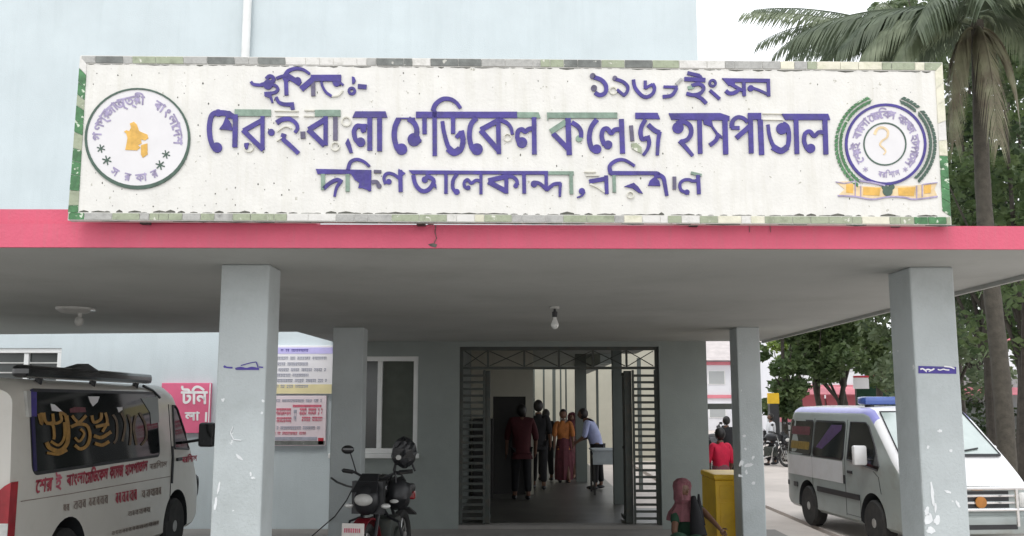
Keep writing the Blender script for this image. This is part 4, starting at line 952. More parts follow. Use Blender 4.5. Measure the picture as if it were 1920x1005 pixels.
fr = G(); pl = VL.patch(1, rrect(bl_.y - .05, br_.y + .08, wz0 - .03, wz1 + .03, .09), .002); fr.prism(pl, (-.01, 0, 0)); fr.obj('window_seal', M['black'], vl)
VL.side_part('blue_edge', mat('navy_edge', (.02, .014, .09), .5), vl, 1, [(bl_.y - .03, wz0 + .01), (bl_.y + .02, wz0 + .01), (bl_.y + .02, wz1 + .02), (bl_.y - .03, wz1 + .02)], .010, .006)
g = G(); q = [VS(55, 734, .02), VS(69, 735, .02), VS(69, 781, .02), VS(56, 780, .02)]; g.prism(q, (-.02, 0, 0)); bb = g.obj('blue_marker', M['blue_strip'], vl, raw=True)
g = G(); q = [VS(50, 733, .022), VS(58, 733, .022), VS(59, 782, .022), VS(54, 782, .022)]; g.prism(q, (-.03, 0, 0)); g.obj('marker_frame', M['lamp_grey'], bb, raw=True)
# gold script on the dark glass
zg = (40, 720, 5.585)
VG = lambda px, py, h: VS(px, py, .009 + h)
GOLD = [('s', 26, [(185, 310), (215, 420), (210, 300)]), ('s', 24, [(235, 300), (260, 400), (330, 400), (330, 310)]), ('s', 24, [(330, 320), (350, 410), (420, 380), (410, 300), (470, 330)]),
        ('s', 34, [(470, 330), (490, 470), (480, 620), (400, 700), (300, 670), (265, 610)]), ('s', 22, [(450, 400), (450, 560), (390, 640), (310, 600)]), ('s', 24, [(260, 410), (330, 430), (345, 530), (340, 580)]), ('s', 22, [(270, 720), (390, 735), (480, 690)]),
        ('s', 24, [(530, 330), (600, 400), (680, 330)]), ('s', 26, [(520, 450), (600, 420), (690, 440), (720, 540), (690, 640), (620, 680), (560, 640)]), ('s', 20, [(560, 560), (610, 600), (660, 520), (620, 470)]),
        ('s', 24, [(740, 330), (760, 400), (830, 370), (840, 300)]), ('s', 26, [(780, 450), (860, 430), (920, 420)]), ('s', 28, [(760, 540), (840, 560), (940, 500)]), ('s', 26, [(770, 620), (850, 640), (920, 600)]), ('s', 22, [(880, 300), (900, 400), (850, 500)])]
DIM = [('s', 24, [(960, 320), (1000, 400), (1000, 560), (970, 620)]), ('s', 24, [(1050, 300), (1090, 420), (1060, 600)]), ('s', 22, [(1120, 320), (1150, 450), (1140, 640)]), ('s', 24, [(1200, 330), (1180, 460), (1210, 640)]), ('s', 22, [(1240, 300), (1300, 420), (1310, 560), (1260, 640)])]
g = G(); marks(g, [(i_[0], i_[1] * 1.3, i_[2]) for i_ in GOLD], zg, VG, .001, .0); g.obj('gold_lettering', mat('gold_script', (.34, .18, .03), .45, .35, 20), win, raw=True)
g = G(); marks(g, DIM, zg, VG, .001, .0); g.obj('gold_lettering', mat('gold_script_dim', (.13, .085, .045), .5, .4, 20), win, raw=True)
for k, (m_, it) in enumerate((('notice_white', ('p', [(305, 205), (350, 215), (440, 295), (320, 280)])), ('rose', ('p', [(505, 260), (560, 240), (670, 245), (680, 295), (510, 300)])), ('notice_white', ('p', [(700, 130), (820, 130), (800, 190), (750, 235), (720, 190)])),
                              ('notice_white', ('p', [(1000, 245), (1060, 240), (1060, 270), (1020, 298)])), ('far_grey', ('p', [(1255, 150), (1430, 130), (1445, 400), (1360, 420), (1350, 300)])))):
    g = G(); marks(g, [it], zg, VG, .0005, 0); g.obj('sticker', M[m_], win, raw=True)
# red lettering under the window, along the side
def vtext(s_, p0, p1, hpx0, hpx1, m, parent, bold=.03, slot=None):
    b0 = VS(p0[0], p0[1]); b1 = VS(p1[0], p1[1]); t0 = VS(p0[0], p0[1] - hpx0)
    x0, x1, y0, y1 = text_bounds(s_)
    zz0, zz1 = b0.z, b1.z; hh = t0.z - b0.z
    g = G()
    def fn(u, v, k):
        t = (u - x0) / (x1 - x0); y = b0.y + (b1.y - b0.y) * t; z = zz0 + (zz1 - zz0) * t + (v - y0) / (y1 - y0) * hh
        return (VL.w(z, max(.4, min(4.3, y))) + .004 + k * .00025, y, z)
    text_into(g, s_, fn, bold); return g.obj('lettering', m, parent, raw=True)
T_ = ['\u09c7\u09b6\u09b0', '\u0987', '\u09ac\u09be\u0982\u09b2\u09be', '\u09c7\u09ae\u09bf\u09a1\u09c7\u0995\u09b2', '\u0995\u09c7\u09b2\u099c', '\u09b9\u09be\u09b8\u09aa\u09be\u09a4\u09be\u09b2', '\u09ac\u09b0\u09bf\u09b6\u09be\u09b2']
vtext(T_[0], (66, 925), (97, 919), 26, 0, M['red_text'], vl)
vtext(T_[1], (103, 921), (114, 918), 34, 0, M['notice_red'], vl)
vtext(T_[2], (124, 913), (158, 906), 23, 0, M['red_text'], vl)
vtext(T_[3], (159, 907), (201, 897), 28, 0, M['red_text'], vl, .045)
vtext(T_[4], (205, 898), (230, 893), 21, 0, M['red_text'], vl, .045)
vtext(T_[5], (234, 893), (275, 883), 21, 0, M['red_text'], vl, .045)
vtext(T_[6], (280, 881), (312, 875), 15, 0, M['grey_text'], vl, .02)
vtext(T_[6], (341, 868), (368, 864), 15, 0, M['red_text'], vl, .04)
def scrawl(px0, px1, y0, y1, h, m, seed, w_=4):
    rr = random.Random(seed); it = []; x = px0
    while x < px1 - 3:
        cw = rr.uniform(4, 8); t = (x - px0) / (px1 - px0); yb = y0 + (y1 - y0) * t
        it.append(('s', w_ * .45, [(x, yb - h), (x + cw, yb - h - 1)])); it.append(('s', w_ * .4, [(x + cw * rr.uniform(.6, .9), yb - h), (x + cw * .8, yb)]))
        it.append(('s', w_ * .35, [(x + cw * .7, yb - h * .9), (x + 1, yb - h * rr.uniform(.3, .6)), (x + cw * .6, yb - h * .1)])); x += cw + rr.uniform(.6, 2)
    g = G(); marks(g, it, (0, 0, 1), lambda a, b, c: VS(a, b, c), .0035, .002); return g.obj('lettering', m, vl, raw=True)
scrawl(119, 128, 958, 957, 11, M['grey_text'], 1); scrawl(138, 162, 955, 950, 14, M['grey_text'], 2); scrawl(167, 201, 949, 943, 14, M['grey_text'], 3)
scrawl(217, 258, 944, 936, 18, M['red_text'], 4, 5); scrawl(266, 302, 933, 926, 12, M['grey_text'], 5)
scrawl(240, 284, 968, 958, 8, M['grey_text'], 6, 3); scrawl(210, 300, 1003, 982, 6, M['grey_text'], 8, 2.5)
# panel gap, rail, fuel flap ring
g = G(); p = [VS(40, 940, .002), VS(130, 926, .002), VS(320, 893, .002)]
g.tube([(q.x - .002, q.y, q.z) for q in p], .004, 5); g.obj('body_crease', M['grey_text'], vl, raw=True)
dy = VS(322, 850).y
dp = rrect(dy + .02, dy + 1.1, .62, 1.22, .04)
g = G(); g.tube([(VL.w(z, dy) + .001, dy, z) for z in (.42, .6, .8, 1.0, 1.2, 1.5, 1.8)], .006, 5); g.obj('door_gap', M['black'], vl)
g = G(); g.tube([(VL.w(z, dy) + .012, dy + .02, z) for z in (.86, 1.0, 1.15, 1.3)], .013, 6); g.obj('door_trim', M['black'], vl)
g = G(); hq = VS(334, 861); g.cbox(hq.x, hq.x + .03, hq.y - .08, hq.y + .08, hq.z - .02, hq.z + .02, .008); g.obj('door_handle', M['black'], vl, raw=True)
yw0 = dy + .10; dwin = [(yw0, 1.27), (4.26, 1.24), (4.15, 1.45), (3.95, 1.73), (3.88, 1.78), (yw0 + .03, 1.79)]
VL.side_part('door_window', M['van_glass'], vl, 1, dwin, .006)
g = G(); g.tube([(VL.w(z, 3.9) + .004, y, z) for y, z in dwin + dwin[:1]], .016, 6); g.obj('window_seal', M['black'], vl)
# mirror, lamp, roof carrier, bull bar, bumper
mp = at(389, 815, VY0 + 4.05); mz = mp.z + .02
g = G(); mxl = mp.x - (VX - .85)
g.cbox(mxl - .10, mxl + .10, 3.98, 4.10, mz - .15, mz + .15, .035); mr = g.obj('wing_mirror', M['black'], vl, smooth=True)
g = G(); g.tube([(VL.w(1.22, 4.0) - .03, 4.03, mz - .10), (mxl - .06, 4.05, mz - .06)], .018, 8); g.obj('mirror_arm', M['black'], mr, raw=True)
g = G(); g.cbox(mxl - .085, mxl + .085, 3.970, 3.982, mz - .13, mz + .13, .004); g.obj('mirror_glass', M['van_glass'], mr, raw=True)
lamp = [(.60, -.015), (.855, -.015), (.862, .10), (.862, .14)]
for sd_ in (1, -1):
    zt_, zb_ = 1.17, .62
    g = G(); pts = [(sd_ * .60, -.02, zb_), (sd_ * .852, -.02, zb_), (sd_ * .852, -.02, zt_), (sd_ * .80, -.02, zt_ - .03), (sd_ * .70, -.02, zt_ - .12), (sd_ * .63, -.02, zt_ - .26)]
    g.prism([(p_[0], -.03, p_[2]) for p_ in pts], (0, .12, 0))
    g.mi = 1; g.box(sd_ * .725 - .12, sd_ * .725 + .129, -.036, -.031, .70, .84); g.mi = 0
    g.obj('tail_lamp', [M['red_lens'], M['clear_lens']], vl)
g = G(); g.cbox(-.84, .84, -.09, .12, .30, .56, .03); g.obj('rear_bumper', M['van_cream'], vl)
g = G(); g.prism([(-.66, .005, 1.22), (.66, .005, 1.22), (.60, .085, 1.80), (-.60, .085, 1.80)], (0, .02, 0)); 
for v in range(len(g.v)): x, y, z = g.v[v]; g.v[v] = (x, y - .022, z)
g.obj('rear_window', M['van_glass'], vl)
ca, cb = at(34, 700, 8.6), at(286, 700, 11.3)
zc = 2.10
x0c = .30
g = G(); g.cbox(.67, .81, .18, 3.05, 2.035, 2.145, .035); 
car = g.obj('roof_carrier', M['black_gloss'], vl)
g = G(); g.prism([(.79, 1.05, 2.139), (.79, 1.65, 2.139), (.79, 1.40, 2.20)], (-.11, 0, 0)); g.obj('carrier_fin', M['black'], car, raw=True)
for y in (.6, 1.7, 2.8):
    g = G(); g.tube([(.70, y, 1.98), (.72, y, 2.06)], .035, 8); g.obj('carrier_foot', M['black'], car, raw=True)
g = G(); g.tube([(.74, 2.95, 2.01), (.755, 3.2, 1.96), (.775, 3.38, 1.88)], .016, 6); g.obj('roof_gutter', M['black'], vl)
g = G(); g.tube([(.70, 4.78, .42), (.72, 4.93, .5), (.72, 4.95, .85), (.66, 4.88, .95), (-.66, 4.88, .95), (-.72, 4.95, .85), (-.72, 4.93, .5), (-.70, 4.78, .42)], .025, 8)
g.torus((.74, 4.95, .72), (1, .2, 0), .12, .016, 20, 6); g.obj('bull_bar', M['black'], vl)
g = G(); g.prism([(-.64, 3.96, 1.89), (.64, 3.96, 1.89), (.72, 4.38, 1.30), (-.72, 4.38, 1.30)], (0, .012, .012)); g.obj('windscreen', M['van_glass'], vl)
for sd_ in (1, -1):
    g = G(); g.ell((sd_ * .62, 4.66, .82), (.16, .06, .09)); g.obj('headlamp', M['clear_lens'], vl, smooth=True)

# ---- right van: silver minibus facing the camera
def topR(y):
    if y < .25: return 1.86 + .09 * y / .25
    if y < 3.05: return 1.95
    if y < 3.25: return 1.95 - (y - 3.05) * .25
    if y < 4.05: return 1.90 - (y - 3.25) * .79
    if y < 4.50: return 1.268 - (y - 4.05) * .74
    return max(.62, .935 - (y - 4.50) * 2.6)
ROT = R(185.3)
vr = thing('silver_van', 'silver minibus with a blue light bar, parked on the road behind the right column', 'van', (5.55, 17.48, -.22), ROT)
VR = Van(4.62, .84, 1.16, 1.95, .11, topR, .14)
bodyR = VR.body([M['van_silver'], M['van_white'], M['van_blue']], vr, stripes=lambda y, z, i: 0 if i < 0 else (2 if (i in (11, 12, 13) or i in (23, 22, 21)) and y < 3.3 else (1 if 11 <= i <= 24 else 0)))
crt = arch_cut((1.0, 3.38), .40, .55, 1.1, .345)
place_cutters(crt, vr.location, ROT); apply_bool(bodyR, crt)
for y in (1.0, 3.38):
    for sd_ in (-1, 1): wheel(vr, sd_ * .735, y, sd_, .325)
for sd_ in (1, -1):
    for (a, b, nm) in ((.16, 1.18, 'rear_side_window'), (1.28, 2.42, 'side_window')):
        VR.side_part('window_seal', M['black'], vr, sd_, rrect(a - .025, b + .025, 1.145, 1.735, .07), .003)
        wo = VR.side_part(nm, M['van_glass'], vr, sd_, rrect(a, b, 1.17, 1.71, .055), .006)
        if sd_ == 1 and nm == 'rear_side_window':  # yellow and red reflections painted as patches on the glass
            VR.side_part('lower_reflection', mat('mustard_reflection', (.20, .13, .02), .4, .3, 12), wo, sd_, rrect(a + .12, b - .08, 1.24, 1.37, .03), .0065 + .001, .002)
            VR.side_part('upper_reflection', mat('wine_reflection', (.10, .02, .03), .4, .3, 12), wo, sd_, rrect(a + .1, b - .1, 1.48, 1.62, .03), .0065 + .001, .002)
        if sd_ == 1 and nm == 'side_window':  # violet reflection painted on this pane
            VR.side_part('slanted_reflection', mat('violet_reflection', (.06, .03, .10), .4, .3, 12), wo, sd_, [(a + .1, 1.3), (a + .35, 1.28), (b - .12, 1.6), (b - .1, 1.68), (b - .5, 1.67)], .0075, .002)
    dw = [(2.60, 1.17), (3.58, 1.07), (3.64, 1.13), (3.50, 1.38), (3.24, 1.68), (3.13, 1.73), (2.62, 1.73)]
    VR.side_part('door_window', M['van_glass'], vr, sd_, dw, .006)
    g = G(); g.tube([(sd_ * (VR.w(z, y) + .004), y, z) for y, z in dw + dw[:1]], .012, 6); g.obj('window_seal', M['black'], vr)
    g = G(); yy_ = [.06, .12, .2, .3, .42, .9, 1.4, 1.9, 2.42]
    g.add([(sd_ * (VR.w(z, y) + .004), y + .14 * max(0, z - 1.16) / .79, z) for y in yy_ for z in (.80, 1.13)], [(2 * i, 2 * i + 1, 2 * i + 3, 2 * i + 2) for i in range(len(yy_) - 1)]); g.obj('white_panel', M['van_white'], vr)
    VR.side_part('side_moulding', M['black'], vr, sd_, [(.05, .60), (.58, .60), (.58, .68), (.05, .68)], .014, .016)
    VR.side_part('side_moulding', M['black'], vr, sd_, [(1.42, .60), (2.98, .60), (2.98, .68), (1.42, .68)], .014, .016)
    g = G()
    for y in (1.235, 2.50): g.tube([(sd_ * (VR.w(z, y) + .0005), y, z) for z in (.34, .6, .9, 1.15, 1.4, 1.76)], .005, 5)
    g.tube([(sd_ * (VR.w(z, y) + .0005), y, z) for y, z in ((2.5, .36), (2.98, .36), (3.0, .6))], .005, 5)
    g.tube([(sd_ * (VR.w(z, y) + .0005), y, z) for y, z in ((3.45, 1.05), (3.60, .98), (3.66, .75))], .005, 5)
    g.obj('door_gap', M['black'], vr)
    g = G(); xx = VR.w(1, 2); g.cbox(sd_ * xx - .005, sd_ * xx + .02, 2.60, 2.76, .97, 1.01, .004); g.cbox(sd_ * xx - .005, sd_ * xx + .02, 2.46, 2.50, .80, .93, .004); g.obj('door_handle', M['black'], vr)
    g = G(); g.cbox(sd_ * .98 - .10, sd_ * .98 + .10, 3.28, 3.38, 1.13, 1.41, .03); mm = g.obj('wing_mirror', M['van_white'], vr, smooth=True)
    g = G(); g.tube([(sd_ * .80, 3.35, 1.2), (sd_ * .92, 3.34, 1.22)], .02, 6); g.obj('mirror_arm', M['black'], mm)
# raked windscreen, bonnet, wipers
def scr(x, t, up=.0): # t 0 top .. 1 base
    y = 3.29 + .73 * t; return (x, y, topR(y) + .012 + up + .02 * (1 - abs(x) / .8))
g = G(); N = 8
tp_ = [scr(-.62 + 1.24 * k / N, 0) for k in range(N + 1)]; bt_ = [scr(-.72 + 1.44 * k / N, 1) for k in range(N + 1)]
g.add(tp_ + bt_, [(k, k + 1, N + 2 + k, N + 1 + k) for k in range(N)]); scn = g.obj('windscreen', M['screen'], vr)
g = G(); e = [scr(-.62, 0, .004), scr(.62, 0, .004), scr(.72, 1, .004), scr(-.72, 1, .004)]; g.tube(e + e[:1], .014, 6); g.obj('screen_seal', M['black'], vr)
g = G(); g.tube([(.55, 4.04, 1.32), (.10, 3.93, 1.405)], .011, 6); g.tube([(.10, 4.05, 1.32), (-.45, 3.94, 1.395)], .011, 6); g.tube([(-.70, 4.055, 1.30), (.70, 4.055, 1.30)], .016, 6); g.obj('wiper', M['black'], vr)
def nose_y(z): 
    return 4.42 + max(0, (1.03 - z)) / 1.2 if z > .62 else 4.62
g = G()
for z0_, z1_ in ((.66, .71), (.745, .80), (.835, .875)):
    yy = 4.625; g.box(-.42, .42, yy - .03, yy + .012, z0_, z1_)
g.obj('grille_slot', M['black'], vr)
g = G(); g.cbox(-.80, .80, 4.50, 4.635, .60, .93, .025); g.obj('nose_panel', M['van_silver'], vr)
g = G(); g.cbox(-.55, .55, 4.62, 4.66, .885, .93, .008); g.cbox(-.55, .55, 4.62, 4.655, .80, .83, .005); g.cbox(-.55, .55, 4.62, 4.655, .712, .742, .005); g.cbox(-.55, .55, 4.62, 4.66, .615, .645, .006); gr = g.obj('grille', M['chrome'], vr)
g = G(); g.disc((-.02, 4.655, .735), (0, 1, 0), .075, .02, 20); g.obj('badge', M['amber'], gr, raw=True)
for sd_ in (1, -1):
    g = G(); g.cbox(sd_ * .69 - .125, sd_ * .69 + .135, 4.52, 4.655, .66, .86, .03); g.obj('headlamp', M['clear_lens'], vr, smooth=True)
    g = G(); g.cbox(sd_ * .835 - .02, sd_ * .835 + .02, 4.30, 4.58, .68, .84, .015); g.obj('corner_lamp', M['clear_lens'], vr)
g = G(); g.cbox(-.86, .86, 4.46, 4.74, .33, .565, .05); g.obj('front_bumper', M['van_silver'], vr, smooth=True)
g = G(); g.box(-.45, .45, 4.741, 4.745, .40, .46); g.obj('bumper_slot', M['black'], vr)
g = G(); g.tube([(-.62, 4.70, .36), (-.62, 4.84, .42), (-.62, 4.84, .86), (-.55, 4.83, .93), (.55, 4.83, .93), (.62, 4.84, .86), (.62, 4.84, .42), (.62, 4.70, .36)], .028, 8)
g.tube([(-.62, 4.84, .66), (.62, 4.84, .66)], .02, 8); 
for x in (-.40, .40): g.tube([(x, 4.84, .45), (x, 4.84, .92)], .022, 8)
g.obj('bull_bar', M['chrome'], vr, smooth=True)
g = G(); g.cbox(-.58, .58, 2.45, 2.75, 1.99, 2.11, .03); lb = g.obj('light_bar', M['blue_bar'], vr, smooth=True)
for x in (-.45, .45): 
    g = G(); g.box(x - .03, x + .03, 2.5, 2.7, 1.95, 1.992); g.obj('mount', M['black'], lb)
g = G(); g.box(-.06, .06, 2.44, 2.76, 1.985, 2.115); g.obj('centre_block', M['lamp_grey'], lb)

# ================================================================== motorbikes
def motorbike(label, group=None, name='motorbike', loc=(0, 0, 0), rotz=0, detailed=True, tint='black'):
    "front towards -Y, front axle at the origin"
    t = thing(name, label, 'motorbike', loc, rotz, group)
    def wh(y):
        g = G(); g.torus((0, y, .31), (1, 0, 0), .265, .05, 26, 8); w_ = g.obj('wheel', M['rubber'], t, smooth=True)
        g = G(); g.disc((-.05, y, .31), (1, 0, 0), .07, .10, 14)
        for k in range(10):
            a = math.pi * 2 * k / 10; g.tube([(0, y, .31), (0, y + .23 * math.cos(a), .31 + .23 * math.sin(a))], .005, 4)
        g.torus((0, y, .31), (1, 0, 0), .225, .012, 22, 6); g.obj('rim', M['rim'], w_)
    wh(0); wh(1.27)
    g = G()
    for x in (-.08, .08): g.tube([(x, 0, .31), (x, .30, 1.0)], .022, 8)
    g.obj('fork', M['chrome'] if not detailed else M['black'], t, smooth=True)
    g = G(); n_ = 10; L1 = []; 
    for k in range(n_ + 1):
        a = R(25 + 125 * k / n_); L1.append((math.cos(a) * .345, .31 + math.sin(a) * .345))
    for i in range(n_):
        (y0, z0), (y1, z1) = L1[i], L1[i + 1]; g.prism([(-.07, y0, z0), (.07, y0, z0), (.07, y1, z1), (-.07, y1, z1)], (0, 0, .015))
    g.obj('front_mudguard', M['guard_red'] if detailed else M[tint], t)
    g = G(); g.ell((0, .02, .84), (.13, .11, .15)); g.box(-.16, .16, .05, .14, .70, 1.02); g.prism([(-.13, -.06, .92), (.13, -.06, .92), (.09, .12, 1.08), (-.09, .12, 1.08)], (0, .03, .01)); fair = g.obj('front_fairing', M['black'], t, smooth=True)
    g = G(); g.ell((0, -.07, .85), (.095, .05, .06)); g.obj('headlamp', M['lamp_grey'], fair, smooth=True)
    if detailed:
        g = G(); g.cbox(-.11, .11, -.372, -.357, .53, .66, .004); pl_ = g.obj('number_plate', M['plate'], t)
        g = G(); rr = random.Random(5)
        for row in (0,):
            x = -.085
            while x < .075:
                w_ = rr.uniform(.008, .014); g.box(x, x + w_, -.378, -.374, .575, .615); x += w_ + .009
        g.obj('plate_marking', M['notice_red'], pl_)
    g = G(); g.ell((0, .55, .92), (.15, .28, .14)); g.obj('fuel_tank', M['black_gloss'] if detailed else M[tint], t, smooth=True)
    g = G(); g.cbox(-.14, .14, .78, 1.42, .80, .90, .04); g.obj('seat', M['black'], t, smooth=True)
    g = G(); g.cbox(-.15, .15, .42, .80, .32, .62, .04); g.disc((-.18, .6, .42), (1, 0, 0), .10, .36, 16); g.obj('engine', M['steel'], t, smooth=True)
    g = G(); g.tube([(-.12, .5, .35), (-.16, .8, .25), (-.17, 1.4, .34)], [.02, .03, .045], 10); g.obj('exhaust', M['chrome'], t, smooth=True)
    g = G(); g.tube([(0, .28, .95), (0, .55, .72), (0, 1.27, .31)], .025, 6); g.tube([(0, .8, .8), (0, 1.27, .31)], .02, 6); g.tube([(0, .3, .7), (.0, .5, .3), (0, .9, .3)], .02, 6); g.obj('frame', M['black'], t)
    g = G(); g.tube([(-.36, .38, 1.10), (-.22, .30, 1.09), (-.08, .26, 1.03), (.08, .26, 1.03), (.22, .30, 1.09), (.36, .38, 1.10)], .014, 8); hb = g.obj('handlebar', M['black'], t, smooth=True)
    for sd_ in (-1, 1):
        g = G(); g.tube([(sd_ * .25, .315, 1.092), (sd_ * .37, .385, 1.10)], .022, 8); g.obj('grip', M['rubber'], hb)
        g = G(); g.tube([(sd_ * .2, .27, 1.10), (sd_ * .36, .30, 1.11)], .007, 5); g.obj('brake_lever', M['black'], hb)
        g = G(); zz = 1.34 if sd_ == 1 else 1.30; g.tube([(sd_ * .2, .29, 1.09), (sd_ * .24, .28, 1.22), (sd_ * .27, .28, zz)], .007, 6); mi = g.obj('mirror', M['black'], hb)
        g = G(); g.ell((sd_ * .29, .27, zz + .02), (.07, .02, .045)); g.obj('mirror_head', M['black_gloss'], mi)
        g = G(); g.ell((sd_ * .19, .06, .78), (.05, .03, .025)); g.obj('indicator', M['clear_lens'], t)
        g = G(); g.tube([(sd_ * .12, .35, .65), (sd_ * .26, .30, .60), (sd_ * .30, .32, .42), (sd_ * .24, .38, .28), (sd_ * .10, .42, .28)], .014, 6); g.obj('crash_guard', M['black'] if detailed else M['chrome'], t, smooth=True)
    g = G(); g.cbox(-.09, .09, 1.52, 1.60, .70, .80, .02); g.obj('tail_lamp', M['red_lens'], t)
    g = G(); g.prism([(-.08, 1.35, .62), (.08, 1.35, .62), (.08, 1.66, .52), (-.08, 1.66, .52)], (0, 0, .02)); g.obj('rear_mudguard', M['black'], t)
    return t
bk = motorbike('black motorbike by the window, white number plate above its red front mudguard', loc=(-1.53, 9.75, 0), rotz=R(-9))
# dark helmet on the bike's raised mirror
hc = at(757, 848, 10.0)
hel = thing('helmet', 'battered black helmet hung on the raised mirror of the black motorbike', 'helmet', tuple(hc))
rr = random.Random(2)
g = G(); g.ell(hc, (.125, .14, .15), 18, 12, fn=lambda v: v + (v - hc).normalized() * rr.uniform(-.012, .016)); g.obj('shell', M['black'], hel)
g = G(); g.prism([hc + Vector(p) for p in ((-.09, -.13, .05), (.10, -.13, .03), (.12, -.12, -.05), (-.10, -.13, -.06))], (0, .02, 0)); g.obj('visor', M['black_gloss'], hel)
g = G(); g.ell(hc + Vector((-.035, -.146, -.045)), (.028, .006, .026)); g.obj('pale_mark', M['lamp_grey'], hel)
g = G(); g.tube([hc + Vector(p) for p in ((-.08, 0, -.10), (-.10, 0, -.18), (-.05, 0, -.21))], .012, 6); g.tube([hc + Vector(p) for p in ((.08, 0, -.10), (.12, 0, -.19))], .012, 6); g.obj('strap', M['black'], hel)
hb_ = Vector(hc)
g = G(); g.tube([at(742, 905, 10.0), at(741, 880, 10.0), at(743, 862, 10.0)], .011, 6); o = g.obj('helmet_hook', M['black'], hel)
# bag on the tank
bc = at(745, 925, 10.25)
bag = thing('black_bag', 'black bag slumped on the tank of the motorbike beneath the helmet', 'bag', tuple(bc))
rr = random.Random(4)
g = G(); g.ell(bc, (.15, .17, .17), 16, 12, fn=lambda v: v + (v - bc).normalized() * rr.uniform(-.015, .012)); g.obj('bag_body', M['black'], bag, smooth=True)
g = G(); q = at(739, 940, 10.07); g.ell(q, (.045, .012, .02)); g.obj('pale_tag', M['clear_lens'], bag)
g = G(); g.tube([bc + Vector(p) for p in ((-.08, -.05, .14), (-.04, -.08, .21), (.05, -.08, .20), (.09, -.05, .13))], .01, 6); g.obj('handle', M['black'], bag)
# cable
g = G(); pts = [at(*p) for p in ((621, 896, 11.4), (632, 904, 11.3), (650, 911, 11.0), (664, 914, 10.6), (672, 925, 10.1))]; g.tube(pts, .012, 6)
pts = [at(*p) for p in ((662, 914, 10.7), (650, 938, 10.9), (628, 968, 11.3), (600, 992, 11.9))] + [Vector((-2.75, 12.3, .015)), Vector((-3.3, 12.8, .012))]; g.tube(pts, .007, 6)
tag(g.obj('cable', M['grey_hose']), 'thin dark cable hanging between the rear left column and the motorbike', 'cable')
# ================================================================== people
def skin_obj(name, pts, edges, rad, m, parent, sub=2, root_i=0):
    me = bpy.data.meshes.new(name); off = OFF.get(parent.name, Vector((0, 0, 0))) if parent else Vector((0, 0, 0))
    me.from_pydata([tuple(Vector(p)) for p in pts], edges, []); me.update()
    o = bpy.data.objects.new(name, me); COL.objects.link(o)
    sk = o.modifiers.new('skin', 'SKIN'); sk.use_smooth_shade = True
    lay = me.skin_vertices[0].data
    for i, r_ in enumerate(rad): lay[i].radius = (r_, r_) if not isinstance(r_, tuple) else r_; lay[i].use_root = (i == root_i)
    ss = o.modifiers.new('sub', 'SUBSURF'); ss.levels = sub; ss.render_levels = sub
    bpy.context.view_layer.update(); dg = bpy.context.evaluated_depsgraph_get()
    new = bpy.data.meshes.new_from_object(o.evaluated_get(dg), depsgraph=dg)
    o.modifiers.clear(); o.data = new; bpy.data.meshes.remove(me)
    new.materials.clear(); new.materials.append(m)
    for v in new.vertices: pass
    reg(o, parent, off); return o
def head_mesh(g, c, s, face):
    "head of size s (height) centred at c, facing the unit 2D direction face"
    fx, fy = face
    def fn(v):
        d = v - c; f = d.x * fx + d.y * fy; z = d.z / (s * .5)
        if z < -.2: d *= 1 - .22 * (-z - .2)
        return c + d
    g.ell(c, (s * .36, s * .42 if abs(fy) > .5 else s * .36, s * .5), 18, 14, fn=fn)
    F = Vector((fx, fy, 0)); S_ = Vector((-fy, fx, 0))
    g.ell(c + F * s * .42 + Vector((0, 0, -.05 * s)), (s * .05, s * .06, s * .09), 8, 6)      # nose
    for k in (-1, 1):
        g.ell(c + S_ * k * s * .36 + Vector((0, 0, -.03 * s)), (s * .04, s * .06, s * .1), 8, 6)  # ears
    g.ell(c + F * s * .36 + Vector((0, 0, -.24 * s)), (s * .09, s * .06, s * .028), 8, 6)
